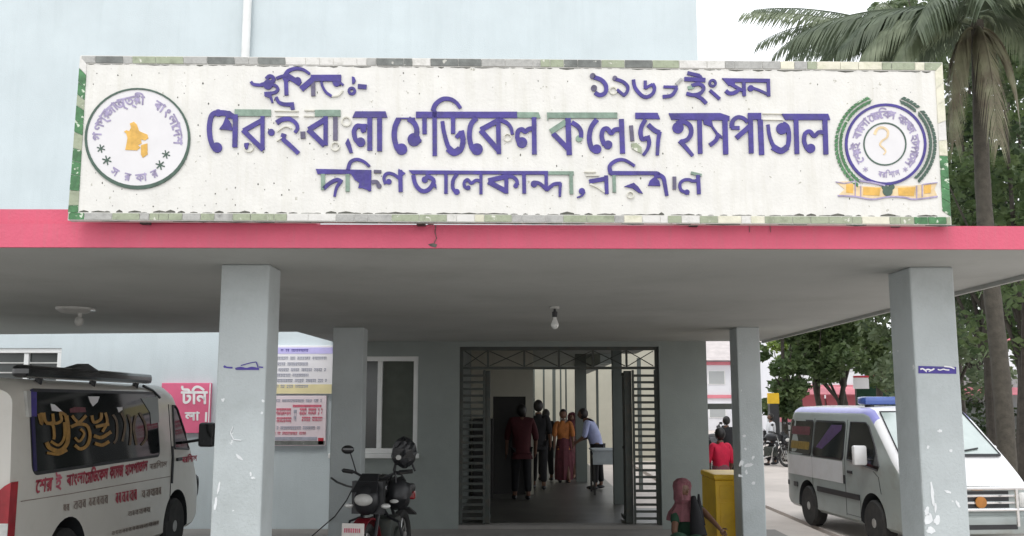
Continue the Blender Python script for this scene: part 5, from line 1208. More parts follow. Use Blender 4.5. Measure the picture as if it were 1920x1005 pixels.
def person(label, loc, face_deg=0, H=1.68, top='shirt_dark', legs='trouser', hair='hair', stride=.18, arms=((.06, -.02), (-.06, .1)), lean=0, group=None, bend=None, skirt=None, veil=None, trou=True, build=1.0):
    t = thing('person', label, 'person', loc, R(face_deg), group, H / 1.70)
    B = build; zl = 0
    lx = lean
    pel = (0, 0, .92); ch = (0, lx * .5, 1.22); nk = (0, lx * .85, 1.44); hd = Vector((0, lx * 1.05 + (.05 if lean else .01), 1.585 - abs(lx) * .12))
    sh = [(-.165 * B, lx * .78, 1.405), (.165 * B, lx * .78, 1.405)]
    el = [(-.215 * B, lx * .7 + arms[0][0], 1.12), (.215 * B, lx * .7 + arms[1][0], 1.12)]
    if bend: ha = [(-.18, bend, .98), (.18, bend, 1.0)]
    else: ha = [(-.225 * B, arms[0][0] + arms[0][1] + .04, .86), (.225 * B, arms[1][0] + arms[1][1] + .04, .86)]
    kn = [(-.10, stride * .5 + .02, .49), (.10, -stride * .4, .49)]; ft = [(-.11, stride, .08), (.11, -stride, .09)]; toe = [(-.12, stride + .17, .03), (.12, -stride + .17, .035)]
    P = [pel, ch, nk, (hd.x, hd.y, hd.z - .10), sh[0], el[0], ha[0], sh[1], el[1], ha[1], (-.10, 0, .86), kn[0], ft[0], toe[0], (.10, 0, .86), kn[1], ft[1], toe[1]]
    E_ = [(0, 1), (1, 2), (2, 3), (1, 4), (4, 5), (5, 6), (1, 7), (7, 8), (8, 9), (0, 10), (10, 11), (11, 12), (12, 13), (0, 14), (14, 15), (15, 16), (16, 17)]
    Rr = [.13 * B, .14 * B, .07, .07, .06, .042, .028, .06, .042, .028, .085, .058, .042, .03, .085, .058, .042, .03]
    for s_i in (6, 9):
        hx, hy, hz = P[s_i]; sgn = -1 if s_i == 6 else 1
        d = Vector(P[s_i]) - Vector(P[s_i - 1]); d.normalize()
        P.append((hx + d.x * .07, hy + d.y * .07, hz + d.z * .07)); pi = len(P) - 1; E_.append((s_i, pi)); Rr.append(.028)
    body_o = skin_obj('body', P, E_, Rr, M['skin'], t, 2)
    g = G(); head_mesh(g, Vector(hd), .235, (0, 1))
    for s_i in (18, 19):
        p = Vector(P[s_i]); d = (p - Vector(P[6 if s_i == 18 else 9])).normalized(); side = Vector((0, 1, 0)).cross(d); side = side.normalized() if side.length > .01 else Vector((1, 0, 0))
        u = d.cross(side).normalized()
        for k in range(4):
            l = (.058, .068, .064, .05)[k]; b = p + u * (k - 1.5) * .017
            g.tube([b, b + d * l * .5 + side * .004, b + d * l + side * .014], [.008, .0075, .005], 6)
        b = p - d * .04 + u * .03; g.tube([b, b + u * .025 + d * .03, b + u * .022 + d * .058], [.010, .009, .006], 6)
    hm = g.obj('head_and_hands', M['skin'], t, smooth=True)
    # join head and hands to the body mesh so it stays one figure
    bm = bmesh.new(); bm.from_mesh(body_o.data); bm.from_mesh(hm.data); bm.to_mesh(body_o.data); bm.free(); bpy.data.objects.remove(hm); body_o.data.shade_smooth()
    TP = [pel, ch, (0, nk[1], 1.475), sh[0], el[0], tuple(Vector(el[0]).lerp(Vector(ha[0]), .25)), sh[1], el[1], tuple(Vector(el[1]).lerp(Vector(ha[1]), .25)), (0, 0, .84)]
    skin_obj('shirt' if not skirt else 'blouse', TP, [(0, 1), (1, 2), (1, 3), (3, 4), (4, 5), (1, 6), (6, 7), (7, 8), (0, 9)], [.155 * B, .165 * B, .07, .082, .062, .052, .078, .062, .052, .15 * B], M[top], t, 2)
    if not skirt:
        TL_ = [(0, 0, .90), (-.10, 0, .84), kn[0], tuple(Vector(ft[0]) + Vector((0, 0, .05))), (.10, 0, .84), kn[1], tuple(Vector(ft[1]) + Vector((0, 0, .05)))]
        skin_obj('trousers', TL_, [(0, 1), (1, 2), (2, 3), (0, 4), (4, 5), (5, 6)], [.14, .105, .08, .066, .105, .08, .066], M[legs], t, 2)
        for k in (0, 1):
            g = G(); f = Vector(ft[k]); g.ell(f + Vector((0, .06, -.035)), (.05, .13, .045), 12, 8); g.obj('shoe', M['black'], t, smooth=True)
    else:
        g = G(); g.lathe([(.20, .06), (.215, .3), (.20, .6), (.185, .8), (.16, .98), (.14, 1.05)], n=48, fn=lambda th, z: 1 + .07 * math.sin(9 * th) * (1.1 - z) + .04 * math.sin(17 * th + 1) * (1 - z * .8)); g.obj('wrapped_skirt', M[skirt], t, smooth=True)
        for k in (0, 1):
            g = G(); g.ell(Vector((.09 * (1 if k else -1), .12, .03)), (.045, .11, .035), 10, 6); g.obj('sandal', M['black'], t)
    if veil:
        rv = random.Random(9)
        g = G(); c = Vector(hd)
        prof = [(.16, 1.12 - .0), (.20, 1.22), (.225, 1.36), (.17, 1.46), (.128, 1.55), (.135, 1.64), (.10, 1.715), (.03, 1.745)]
        g.lathe([(r_, z) for r_, z in prof], (0, hd.y * .8 - .02, 0), 32, fn=lambda th, z: (1 + .05 * math.sin(7 * th + z * 9)) * (.62 if (z > 1.47 and z < 1.70 and abs((th - math.pi / 2)) < .75) else 1))
        g.obj('head_scarf', M[veil], t, smooth=True)
    else:
        g = G(); c = Vector(hd)
        g.ell(c + Vector((0, -.016, .018)), (.095, .108, .120), 18, 12, fn=lambda v: v if not (v.y > c.y + .03 and v.z < c.z + .05) else Vector((v.x * .9, c.y + .03 + (v.y - c.y - .03) * .25, v.z)))
        g.obj('hair', M[hair], t, smooth=True)
    return t
def ground_at(px, py, z=.04):
    r = ray(px, py); s = (z - CAM_H) / r.z; return (r.x * s, r.y * s, z)
x, y, z = ground_at(978, 938)
person('man in a dark red shirt and black trousers, nearest of the group in the doorway', (x, y, z), 8, 1.72, 'shirt_red', 'trouser', stride=.10, build=1.18)
x, y, z = ground_at(1010, 918)
person('tall person in near black clothing seen from behind, right of the man in dark red', (x, y, z), -5, 1.80, 'shirt_dark', 'trouser', stride=.16, build=1.0)
x, y, z = ground_at(1024, 902)
person('person in dark clothing half hidden behind the tall dark figure in the corridor', (x, y, z), 10, 1.60, 'shirt_dark', 'trouser', stride=.12)
x, y, z = ground_at(1057, 904)
person('woman in an orange shawl and maroon wrapped skirt walking in the corridor', (x, y, z), 180, 1.60, 'orange', skirt='maroon', arms=((.12, -.05), (.12, -.03)))
x, y, z = ground_at(1074, 896)
person('person in pale rose clothing just behind the woman in the orange shawl', (x, y, z), 160, 1.50, 'rose', skirt='rose', veil='maroon')
x, y, z = ground_at(1122, 918)
person('man in a lilac blue shirt with black hair stooping over the corridor desk', (x, y, z), 78, 1.66, 'lilac', 'trouser', lean=.26, bend=.42, stride=.05)

# corridor desk
dc = ground_at(1135, 925)
dk = thing('corridor_desk', 'grey topped desk at the right of the corridor under the stooping man in lilac', 'desk', dc)
dx, dy_, dz = dc
g = G(); g.cbox(dx - .28, dx + .50, dy_ - .45, dy_ + .45, .86, .90, .01); g.obj('desk_top', M['desk_top'], dk)
g = G(); g.box(dx - .27, dx + .49, dy_ - .455, dy_ - .44, .62, .859); g.obj('front_cloth', M['desk_top'], dk)
for a in (-.26, .46):
    for b in (-.42, .40):
        g = G(); g.box(dx + a, dx + a + .04, dy_ + b, dy_ + b + .04, .04, .86); g.obj('leg', M['wood'], dk)
g = G(); g.cbox(-1.0 + .12, -.52 + .02, 18.3, 18.9, .04, 1.5, .01); cab = g.obj('cabinet', M['wood']); tag(cab, 'tall dark cabinet against the left wall inside the corridor', 'cabinet')

# seated woman at the yellow box
sx_, sy_ = at(1284, 950, 11.45).x, 11.45
wm = thing('person', 'woman in a rose head scarf and dark green dress seated beside the yellow cabinet', 'person', (sx_, sy_, 0))
c = Vector((sx_, sy_, 0))
hd = at(1279, 918, 11.38); A = lambda px, py, Y: at(px, py, Y)
ndk = A(1284, 942, 11.45); chs = A(1287, 975, 11.5); pls = A(1290, 1030, 11.55)
shL = A(1268, 956, 11.42); shR = A(1311, 952, 11.45); elL = A(1264, 1000, 11.2); haL = A(1285, 1020, 11.05); elR = A(1332, 972, 11.25); haR = A(1352, 994, 11.05)
kL = A(1268, 1010, 10.95); kR = A(1310, 1015, 10.9); fL = A(1272, 1075, 10.75); fR = A(1312, 1078, 10.72)
P = [pls, chs, ndk, hd - Vector((0, 0, .05)), shL, elL, haL, shR, elR, haR, pls + Vector((-.1, -.02, 0)), kL, fL, pls + Vector((.1, -.02, 0)), kR, fR]
skin_obj('body', P, [(0, 1), (1, 2), (2, 3), (1, 4), (4, 5), (5, 6), (1, 7), (7, 8), (8, 9), (0, 10), (10, 11), (11, 12), (0, 13), (13, 14), (14, 15)], [.13, .12, .05, .05, .052, .038, .024, .052, .034, .022, .08, .058, .04, .08, .058, .04], M['skin'], wm, 2)
body_o = [o_ for o_ in wm.children][0]
g = G(); head_mesh(g, Vector(hd), .215, (.55, -.835)); 
d = (Vector(haR) - Vector(elR)).normalized(); u = d.cross(Vector((0, 1, 0))).normalized()
g.ell(haR + d * .03, (.03, .02, .03), 10, 8)
for k in range(4):
    b = haR + d * .045 + u * (k - 1.5) * .016; l = (.05, .062, .058, .045)[k]; g.tube([b, b + d * l * .5, b + d * l + Vector((0, -.008, -.018))], [.008, .0075, .005], 6)
b = haR + u * .03; g.tube([b, b + u * .022 + d * .03, b + u * .02 + d * .055], [.010, .009, .006], 6)
for sgn in (-1, 1):
    e_ = Vector(hd) + Vector((.55, -.835, 0)) * .082 + Vector((.835, .55, 0)) * sgn * .032 + Vector((0, 0, .008)); g.ell(e_, (.013, .010, .006), 8, 6)
hm = g.obj('tmp', M['skin'], wm, smooth=True)
bm = bmesh.new(); bm.from_mesh(body_o.data)
off = OFF[wm.name]
for v in bm.verts: v.co -= off
bm.from_mesh(hm.data); bm.to_mesh(body_o.data); bm.free(); bpy.data.objects.remove(hm); body_o.data.shade_smooth()
def cloth(name, pts, edges, rad, m):
    o = skin_obj(name, [Vector(p) - off for p in pts], edges, rad, m, wm, 2); return o
cloth('dress', [pls, chs, ndk.lerp(chs, .35), shL, elL.lerp(shL, .35), shR, elR.lerp(shR, .6)], [(0, 1), (1, 2), (1, 3), (3, 4), (1, 5), (5, 6)], [.165, .15, .075, .07, .058, .066, .054], M['dark_green'])
cloth('skirt', [pls, kL, fL, kR, fR], [(0, 1), (1, 2), (0, 3), (3, 4)], [.15, .10, .075, .10, .075], M['dark_green'])
g = G()
prof = [(.075, -.15), (.10, -.11), (.10, -.03), (.108, .04), (.095, .09), (.055, .125), (.01, .135)]
def fs_(th, z): 
    dth = math.cos(th - math.atan2(-.835, .55)); return (.60 if dth > .80 and -.07 < z < .07 else 1) * (1 + .05 * math.sin(8 * th + 20 * z))
g.lathe([(r_, z_) for r_, z_ in prof], Vector(hd), 36, fn=fs_); g.obj('head_scarf', M['rose'], wm, smooth=True)
g = G(); 
g.lathe([(.085, .0), (.095, -.06), (.125, -.11), (.165, -.155), (.185, -.21), (.19, -.25)], Vector(hd) + Vector((.01, .035, -.10)), 40, fn=lambda th, z: (1 + .05 * math.sin(9 * th) + .03 * math.sin(17 * th + 2)) * (1 - .25 * abs(math.sin(th))))
g.obj('scarf_tail', M['rose'], wm, smooth=True)
g = G(); p0 = [A(1300, 932, 11.36), A(1303, 950, 11.28), A(1306, 975, 11.24), A(1310, 1005, 11.2)]; g.tube(p0, [.03, .05, .075, .10], 12); g.tube([A(1310, 927, 11.38), A(1311, 950, 11.3), A(1313, 985, 11.26)], [.012, .03, .06], 10); g.obj('dark_shawl', M['shirt_dark'], wm, smooth=True)

# yellow cabinet
y0_, y1_ = 11.98, 12.85
yb = thing('yellow_cabinet', 'yellow metal cabinet standing between the wall end and the rear right column', 'cabinet', (2.62, y0_, 0))
yx0, yx1, yz = 2.385, 2.93, .93
g = G(); g.cbox(yx0, yx1, y0_, y1_, .0, yz - .07, .01); g.obj('carcass', M['yellow'], yb)
g = G(); g.cbox(yx0 - .015, yx1 + .015, y0_ - .02, y1_ + .01, yz - .066, yz, .018); g.obj('lid', M['yellow'], yb)
g = G(); g.cbox(yx0 + .05, yx1 - .05, y0_ - .012, y0_ - .001, .08, .60, .004); pn = g.obj('door', M['yellow'], yb)
g = G(); g.cbox(yx0 + .05, yx1 - .05, y0_ - .012, y0_ - .001, .64, .80, .004); g.obj('drawer', M['yellow'], yb)
g = G(); g.box(yx0 + .25, yx0 + .29, y0_ - .016, y0_ - .0125, .38, .50); g.obj('mark', M['amber'], pn)

# ================================================================== boards on the wall and small fittings
BY = WY - .035
def board(name, label, px0, px1, py0, py1, mats, rows, cat='notice board'):
    a, b = at(px0, py1, BY), at(px1, py0, BY)
    t = thing(name, label, cat, (a.x, BY, a.z)); g = G(); g.cbox(a.x, b.x, BY - .03, BY + .033, a.z, b.z, .006); g.obj('panel', M[mats[0]], t)
    W_, H_ = b.x - a.x, b.z - a.z
    for (u0, u1, v0, v1, m, nm) in rows:
        g = G(); g.box(a.x + W_ * u0, a.x + W_ * u1, BY - .034, BY - .0305, a.z + H_ * v0, a.z + H_ * v1); g.obj(nm, M[m], t)
    return t, a, b
def fake_lines(t, a, b, rows, seed):
    rr = random.Random(seed); W_, H_ = b.x - a.x, b.z - a.z
    for (v, h, m, u0, u1) in rows:
        g = G(); x = u0
        while x < u1:
            w_ = rr.uniform(.015, .03); xx = a.x + W_ * x; z0 = a.z + H_ * v; hh = H_ * h
            g.box(xx, xx + W_ * w_, BY - .0365, BY - .0345, z0 + hh * .75, z0 + hh)
            g.box(xx + W_ * w_ * .55, xx + W_ * w_ * .8, BY - .0365, BY - .0345, z0 + hh * rr.uniform(0, .2), z0 + hh * .74)
            g.box(xx, xx + W_ * w_ * .45, BY - .0365, BY - .0345, z0 + hh * rr.uniform(.1, .3), z0 + hh * rr.uniform(.4, .55)); x += w_ * 1.12 + (rr.random() < .15) * .03
        g.obj('text_line', M[m], t)
t, a, b = board('notice_board', 'white notice board with purple heading and yellow foot, upper board on the left wall', 500, 626, 648, 739, ['notice_white'], [(.01, .99, .01, .20, 'notice_yellow', 'yellow_band'), (.08, .99, .83, .96, 'notice_purple', 'heading_band')])
fake_lines(t, a, b, [(.87, .055, 'blue_strip', .2, .6)] + [(v, .07, 'notice_ink', .05, .9 + .05 * (i % 2) if i % 2 == 0 else .62) for i, v in enumerate((.70, .58, .46, .35, .24, .12))], 1)
t, a, b = board('notice_board', 'white notice board with red lettering and grey foot, lower board on the left wall', 498, 613, 742, 836, ['notice_pink'], [(.01, .99, .02, .10, 'tile_dark', 'foot_band'), (.02, .86, .11, .18, 'notice_ink', 'foot_line'), (.88, .97, .03, .16, 'red_paint', 'red_square'), (.44, .92, .77, .82, 'notice_red', 'red_rule')])
fake_lines(t, a, b, [(.87, .06, 'notice_ink', .06, .92), (.60, .15, 'notice_red', .10, .42), (.60, .15, 'notice_red', .56, .95), (.46, .11, 'notice_red', .18, .42), (.48, .10, 'notice_red', .6, .92), (.48, .24, 'notice_ink', .46, .5), (.32, .07, 'notice_ink', .1, .9), (.22, .06, 'notice_red', .06, .7)], 2)
t, a, b = board('canteen_sign', 'pink sign with white Bengali lettering on the wall beyond the ambulance', 300, 397, 718, 812, ['sign_pink'], [(.975, .995, .01, .99, 'notice_white', 'white_edge')], 'sign')
P_ = lambda px, py: at(px, py, BY - .035)
text_quad('lettering', '\u099f\u09bf\u09a8', P_(340, 757), P_(389, 757), P_(340, 724), (0, -1, 0), M['white_text'], t, .03).location = -OFF[t.name] + OFF[t.name] * 1
g_l = text_quad('lettering', '\u09b2\u09be', P_(347, 788), P_(374, 788), P_(347, 772), (0, -1, 0), M['white_text'], t, .03)
g = G(); a_ = P_(384, 791); g.box(a_.x, a_.x + .03, BY - .036, BY - .0345, a_.z, a_.z + .14); g.obj('stroke', M['white_text'], t)

# light bulb and ceiling lamp
bx = at(1040, 577, 9.03)
bt_ = thing('light_bulb', 'bare clear light bulb hanging in a dark holder from the canopy ceiling', 'light bulb', (bx.x, 9.03, ZS))
X, Y = bx.x, 9.03
g = G(); g.disc((X, Y, ZS - .02), (0, 0, 1), .045, .019, 18); g.obj('ceiling_rose', M['lamp_grey'], bt_)
g = G(); g.tube([(X, Y, ZS - .02), (X, Y, ZS - .05)], .012, 8); g.lathe([(.024, ZS - .10), (.026, ZS - .05), (.018, ZS - .045)], (X, Y, 0), 16); g.obj('holder', M['black'], bt_)
g = G(); g.lathe([(.004, ZS - .215), (.022, ZS - .208), (.036, ZS - .185), (.038, ZS - .165), (.028, ZS - .135), (.018, ZS - .115), (.017, ZS - .1)], (X, Y, 0), 20); g.obj('bulb', M['bulb'], bt_, smooth=True)
lx = at(140, 577, 9.1)
ct = thing('ceiling_lamp', 'shallow round ceiling lamp with a small hanging bulb above the ambulance', 'lamp', (lx.x, 9.1, ZS)); X, Y = lx.x, 9.1
g = G(); g.lathe([(.03, ZS - .06), (.12, ZS - .05), (.165, ZS - .02), (.17, ZS - .001)], (X, Y, 0), 28); g.obj('dish', M['lamp_grey'], ct, smooth=True)
g = G(); g.tube([(X + .05, Y, ZS - .05), (X + .06, Y, ZS - .09)], .02, 8); g.ell((X + .05, Y, ZS - .13), (.04, .04, .05)); g.obj('bulb', M['lamp_grey'], ct, smooth=True)
g = G(); g.disc((X + .17, Y, ZS - .03), (0, 0, 1), .03, .02, 12); g.obj('clip', M['clear_lens'], ct)

# ================================================================== background on the right
b1 = thing('far_block', 'white two storey block with pink bands and a tin roof far behind the barrier', 'building', (14, 72, -.3))
def far_building(t, x0, x1, y, h, storeys, roof, bandm, wallm='far_white'):
    g = G(); g.box(x0, x1, y, y + 10, -.3, h); w_ = g.obj('wall', M[wallm], t)
    for k in range(storeys):
        z = h * (k + 1) / storeys
        g = G(); g.box(x0 - .1, x1 + .1, y - .12, y - .002, z - .32, z - .08); g.obj('band', M[bandm], t)
        n_ = int((x1 - x0) / 3)
        for i in range(n_):
            xx = x0 + 1 + i * 3; g = G(); g.box(xx, xx + 1.3, y - .06, y - .002, z - h / storeys * .72, z - h / storeys * .3)
            f = g.obj('window', M['white_frame'], t); g = G(); g.box(xx + .08, xx + 1.22, y - .075, y - .061, z - h / storeys * .70, z - h / storeys * .32); g.obj('pane', M['glass_dark'] if i % 3 == 0 else M['far_grey'], f)
    if roof: g = G(); g.prism([(x0 - .6, y - .8, h), (x0 - .6, y + 10.5, h), (x0 - .6, y + 5, h + 2.0)], (x1 - x0 + 1.2, 0, 0)); g.obj('roof', M['roof_tin'], t)
far_building(b1, 10, 24, 72, 4.9, 2, True, 'far_pink')
b2 = thing('far_block', 'pale grey building glimpsed between the tree trunks behind the yellow sign', 'building', (30, 62, -.3))
far_building(b2, 17, 34, 62, 6.0, 2, False, 'far_pink', 'far_white')
b3 = thing('market_stall', 'row of pink and red shop fronts under the trees beyond the silver van', 'stall', (13, 46, -.22))
g = G(); g.box(12.2, 24, 46, 48, -.22, 2.0); g.obj('wall', M['far_grey'], b3)
for i, (a_, b_, m_) in enumerate(((12.3, 14.4, 'far_pink'), (14.5, 16.2, 'far_pink'), (16.3, 16.75, 'notice_purple'), (16.8, 17.6, 'far_pink'), (17.7, 18.0, 'yellow'), (18.1, 19.8, 'far_pink'), (20, 24, 'far_grey'))):
    g = G(); g.box(a_, b_, 45.85, 45.99, .9 if i < 2 else .4, 2.25 if i < 2 else 3.1); g.obj('shop_panel', M[m_], b3)
g = G(); g.prism([(12, 44.6, 2.15), (24, 44.6, 2.15), (24, 46, 2.5), (12, 46, 2.5)], (0, 0, .05)); g.obj('awning', M['far_pink'], b3)
# yellow sign post
p = at(1450, 745, 33)
ys_ = thing('yellow_sign', 'yellow board on a dark cabinet post under the leftmost tree', 'sign', (p.x, 33, -.22))
a_, b_ = at(1439, 757, 33), at(1460, 737, 33)
g = G(); g.cbox(a_.x, b_.x, 32.95, 33.03, a_.z, b_.z, .01); g.obj('panel', M['yellow'], ys_)
g = G(); g.cbox(a_.x + .05, b_.x - .03, 32.9, 33.2, .7, a_.z - .003, .02); g.box(a_.x + .1, a_.x + .16, 32.95, 33.05, -.22, .7); g.box(b_.x - .16, b_.x - .1, 32.95, 33.05, -.22, .7); g.obj('post', M['black'], ys_)
p = at(1617, 717, 36)
ws = thing('white_sign', 'small white board with a red top edge hanging among the trees above the silver van', 'sign', (p.x, 36, 0))
a_, b_ = at(1600, 729, 36), at(1628, 705, 36)
g = G(); g.cbox(a_.x, b_.x, 35.96, 36.02, a_.z, b_.z, .01); g.obj('panel', M['notice_white'], ws)
g = G(); g.box(a_.x, b_.x, 35.94, 35.955, b_.z - .06, b_.z + .01); g.obj('red_edge', M['red_paint'], ws)
g = G(); g.tube([(a_.x + .1, 36.05, -.3), (a_.x + .1, 36.05, b_.z)], .03, 6); g.obj('post', M['steel'], ws)
fn_ = thing('green_fence', 'dark green sheet fence beneath the trees behind the light bar of the silver van', 'fence', (17, 41, -.22))
for i in range(2):
    g = G(); g.box(14.2 + i * 1.3, 14.2 + i * 1.3 + 1.27, 41 + .02 * (i % 2), 41.04 + .02 * (i % 2), -.22, 2.9); g.obj('sheet', M['dark_green'], fn_)
# horizontal rail behind the gap
rl = at(1345, 762, 24)
g = G(); g.box(rl.x - .8, rl.x + .55, 24, 24.12, rl.z - .07, rl.z + .07); g.box(rl.x - .8, rl.x - .7, 24, 24.1, -.3, rl.z - .07); g.box(rl.x + .48, rl.x + .55, 24, 24.1, -.3, rl.z - .07); tag(g.obj('steel_barrier', M['steel']), 'dark horizontal steel barrier between the wall end and the rear right column', 'barrier')
mb2 = motorbike('motorbike with chrome guards parked far away under the yellow sign', 'motorbikes parked by the road', loc=(8.45, 31, -.22), rotz=R(35), detailed=False)
spots = [(5.3, 26.5, 20, 'dark motorbike parked beyond the wall end, nearest of the row behind the barrier'), (6.1, 28.2, -30, 'motorbike parked behind the barrier, second of the row'), (6.6, 30.5, 60, 'motorbike standing sideways behind the barrier'), (9.3, 32.6, -20, 'motorbike parked at the foot of the leftmost tree trunk'), (7.3, 33.5, 10, 'motorbike farthest back along the road edge'), (9.0, 35.5, 80, 'motorbike parked sideways beyond the yellow sign')]
for x, y, a, l in spots: dup(mb2, (x, y, -.22), R(a), l, 'motorbikes parked by the road')
person('person in a bright red top standing beyond the yellow cabinet', (3.47, 16.9, -.22), 20, 1.58, 'red_cloth', skirt='rose', veil=None)
person('person in dark clothes standing by the parked motorbikes behind the barrier', (5.35, 25.2, -.22), 30, 1.66, 'shirt_dark', 'trouser')
person('person in a white shirt walking past the yellow sign', (8.25, 32.0, -.22), 100, 1.66, 'far_white', 'trouser')
person('person in pink clothing by the leftmost tree trunk', (9.55, 32.4, -.22), 20, 1.55, 'far_pink', skirt='maroon')

# ================================================================== trees
def leaves(g, centres, n_, size, rnd, flat=.55):
    tot = sum(r_[3] ** 2 for r_ in centres)
    for (cx_, cy_, cz_, rad) in centres:
        k = int(n_ * rad ** 2 / tot)
        for _ in range(k):
            while True:
                v = Vector((rnd.uniform(-1, 1), rnd.uniform(-1, 1), rnd.uniform(-1, 1)))
                if .25 < v.length < 1: break
            v = v.normalized() * (rad * (v.length ** .5) * rnd.uniform(.75, 1.12)); v.z *= .75
            c = Vector((cx_, cy_, cz_)) + v
            u = Vector((rnd.gauss(0, 1), rnd.gauss(0, 1), rnd.gauss(0, .6))).normalized(); w_ = u.cross(Vector((rnd.gauss(0, 1), rnd.gauss(0, 1), rnd.gauss(0, 1)))).normalized()
            s_ = size * rnd.uniform(.6, 1.35); b = len(g.v)
            g.v += [tuple(c - u * s_), tuple(c + w_ * s_ * flat), tuple(c + u * s_), tuple(c - w_ * s_ * flat)]; g.f.append((b, b + 1, b + 2, b + 3)); g.m.append(0)
def tree(label, x, y, h, rad, leafm, seed, trunk_h=None, n_=5200, lean=(0, 0), tr=.16, size=.13, group='trees beside the road', low=0.0, dens=9, stems=1):
    rnd = random.Random(seed); t = thing('tree', label, 'tree', (x, y, -.3), 0, group)
    th = trunk_h or h * .45; g = G(); cs = []
    for s_ in range(stems):
        dx_ = (s_ - (stems - 1) / 2) * .35
        pts = [(x + dx_ * .4, y, -.3), (x + dx_ + lean[0] * .3, y, th * .4), (x + dx_ * 2 + lean[0] * .7, y + lean[1] * .5, th * .8), (x + dx_ * 3 + lean[0], y + lean[1], th * 1.3), (x + dx_ * 3.5 + lean[0], y + lean[1], h * .85)]
        g.tube(pts, [tr * 1.3, tr, tr * .8, tr * .55, tr * .15], 9)
        top = Vector(pts[3])
        for k in range(6):
            a = rnd.uniform(0, 2 * math.pi); st = Vector(pts[2]).lerp(top, rnd.random()); e = Vector((x + lean[0] + math.cos(a) * rad * .75, y + lean[1] + math.sin(a) * rad * .75, th + (h - th) * rnd.uniform(.25, .85)))
            g.tube([st, st.lerp(e, .5) + Vector((0, 0, .25)), e], [tr * .38, tr * .25, tr * .08], 6)
    g.obj('trunk', M['bark'], t, smooth=True)
    for k in range(dens):
        a = rnd.uniform(0, 2 * math.pi); q = rad * rnd.uniform(.1, .85)
        cs.append((x + lean[0] + q * math.cos(a), y + lean[1] + q * math.sin(a), th + low + (h - th - low) * rnd.uniform(.05, .95), rad * rnd.uniform(.26, .5)))
    g = G(); leaves(g, cs, n_, size, rnd); g.obj('crown', M[leafm], t); return t
def px_x(px, Y): return at(px, 755, Y).x
tree('dark leaved tree at the left end of the roadside row, yellow sign at its foot', px_x(1470, 34), 34, 5.6, 1.25, 'leaf_a', 1, 1.5, 4200, (0, 0), .13, .12, low=-.2, dens=16)
tree('bushy tree with a forked dark trunk, second along the roadside row', px_x(1556, 35), 35, 5.9, 1.35, 'leaf_a', 2, 1.9, 5200, (0, 0), .15, .12, stems=2, dens=14)
tree('slender tree with a curved trunk beside the white board', px_x(1603, 38), 38, 6.8, 1.5, 'leaf_a', 3, 2.1, 4800, (-.5, 0), .12, .13, dens=12)
tree('broad dark tree above the light bar of the silver van', px_x(1650, 40), 40, 7.4, 1.9, 'leaf_a', 4, 2.4, 5200, (0, 0), .18, .13, dens=15)
tree('bright yellow green tree rising behind the two left roadside trees', px_x(1500, 44), 44, 7.4, 1.3, 'leaf_c', 5, 3.6, 2600, (0, 0), .12, .13, dens=9)
tree('tall thin tree behind the slender one, bare stems against the sky', px_x(1585, 52), 52, 12.0, 2.0, 'leaf_b', 6, 6, 3000, (0, 0), .13, .14, dens=8)
tree('tall roadside tree right of the front right column with a straight dark trunk', px_x(1858, 25), 25, 13.5, 2.0, 'leaf_b', 7, 3.4, 5500, (0, 0), .15, .12, dens=22)
tree('tall tree with a pale brown trunk at the right edge of the view', px_x(1908, 22), 22, 11.0, 1.9, 'leaf_a', 8, 2.6, 5000, (.2, 0), .14, .11, dens=24)
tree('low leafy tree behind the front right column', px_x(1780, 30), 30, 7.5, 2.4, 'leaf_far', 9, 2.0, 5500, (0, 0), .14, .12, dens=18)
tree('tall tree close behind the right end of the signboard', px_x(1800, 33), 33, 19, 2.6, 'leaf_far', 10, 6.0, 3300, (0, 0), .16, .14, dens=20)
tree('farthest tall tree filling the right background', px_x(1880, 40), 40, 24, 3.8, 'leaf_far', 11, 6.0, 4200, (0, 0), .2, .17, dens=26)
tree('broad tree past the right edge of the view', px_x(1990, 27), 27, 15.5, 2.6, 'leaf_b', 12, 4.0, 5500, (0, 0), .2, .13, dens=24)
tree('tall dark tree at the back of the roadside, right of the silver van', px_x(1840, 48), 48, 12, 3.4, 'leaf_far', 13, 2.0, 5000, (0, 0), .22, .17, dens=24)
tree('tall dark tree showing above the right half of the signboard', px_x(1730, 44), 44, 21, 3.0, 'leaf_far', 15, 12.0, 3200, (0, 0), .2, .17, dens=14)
# undergrowth behind the right trees
rnd = random.Random(31); g = G(); leaves(g, [(px_x(1700 + 34 * i, 46) , 46 + (i % 3), .6 + .5 * (i % 2), 1.5) for i in range(11)], 9000, .15, rnd)
o = kind(g.obj('roadside_undergrowth', M['leaf_b']), 'stuff'); 

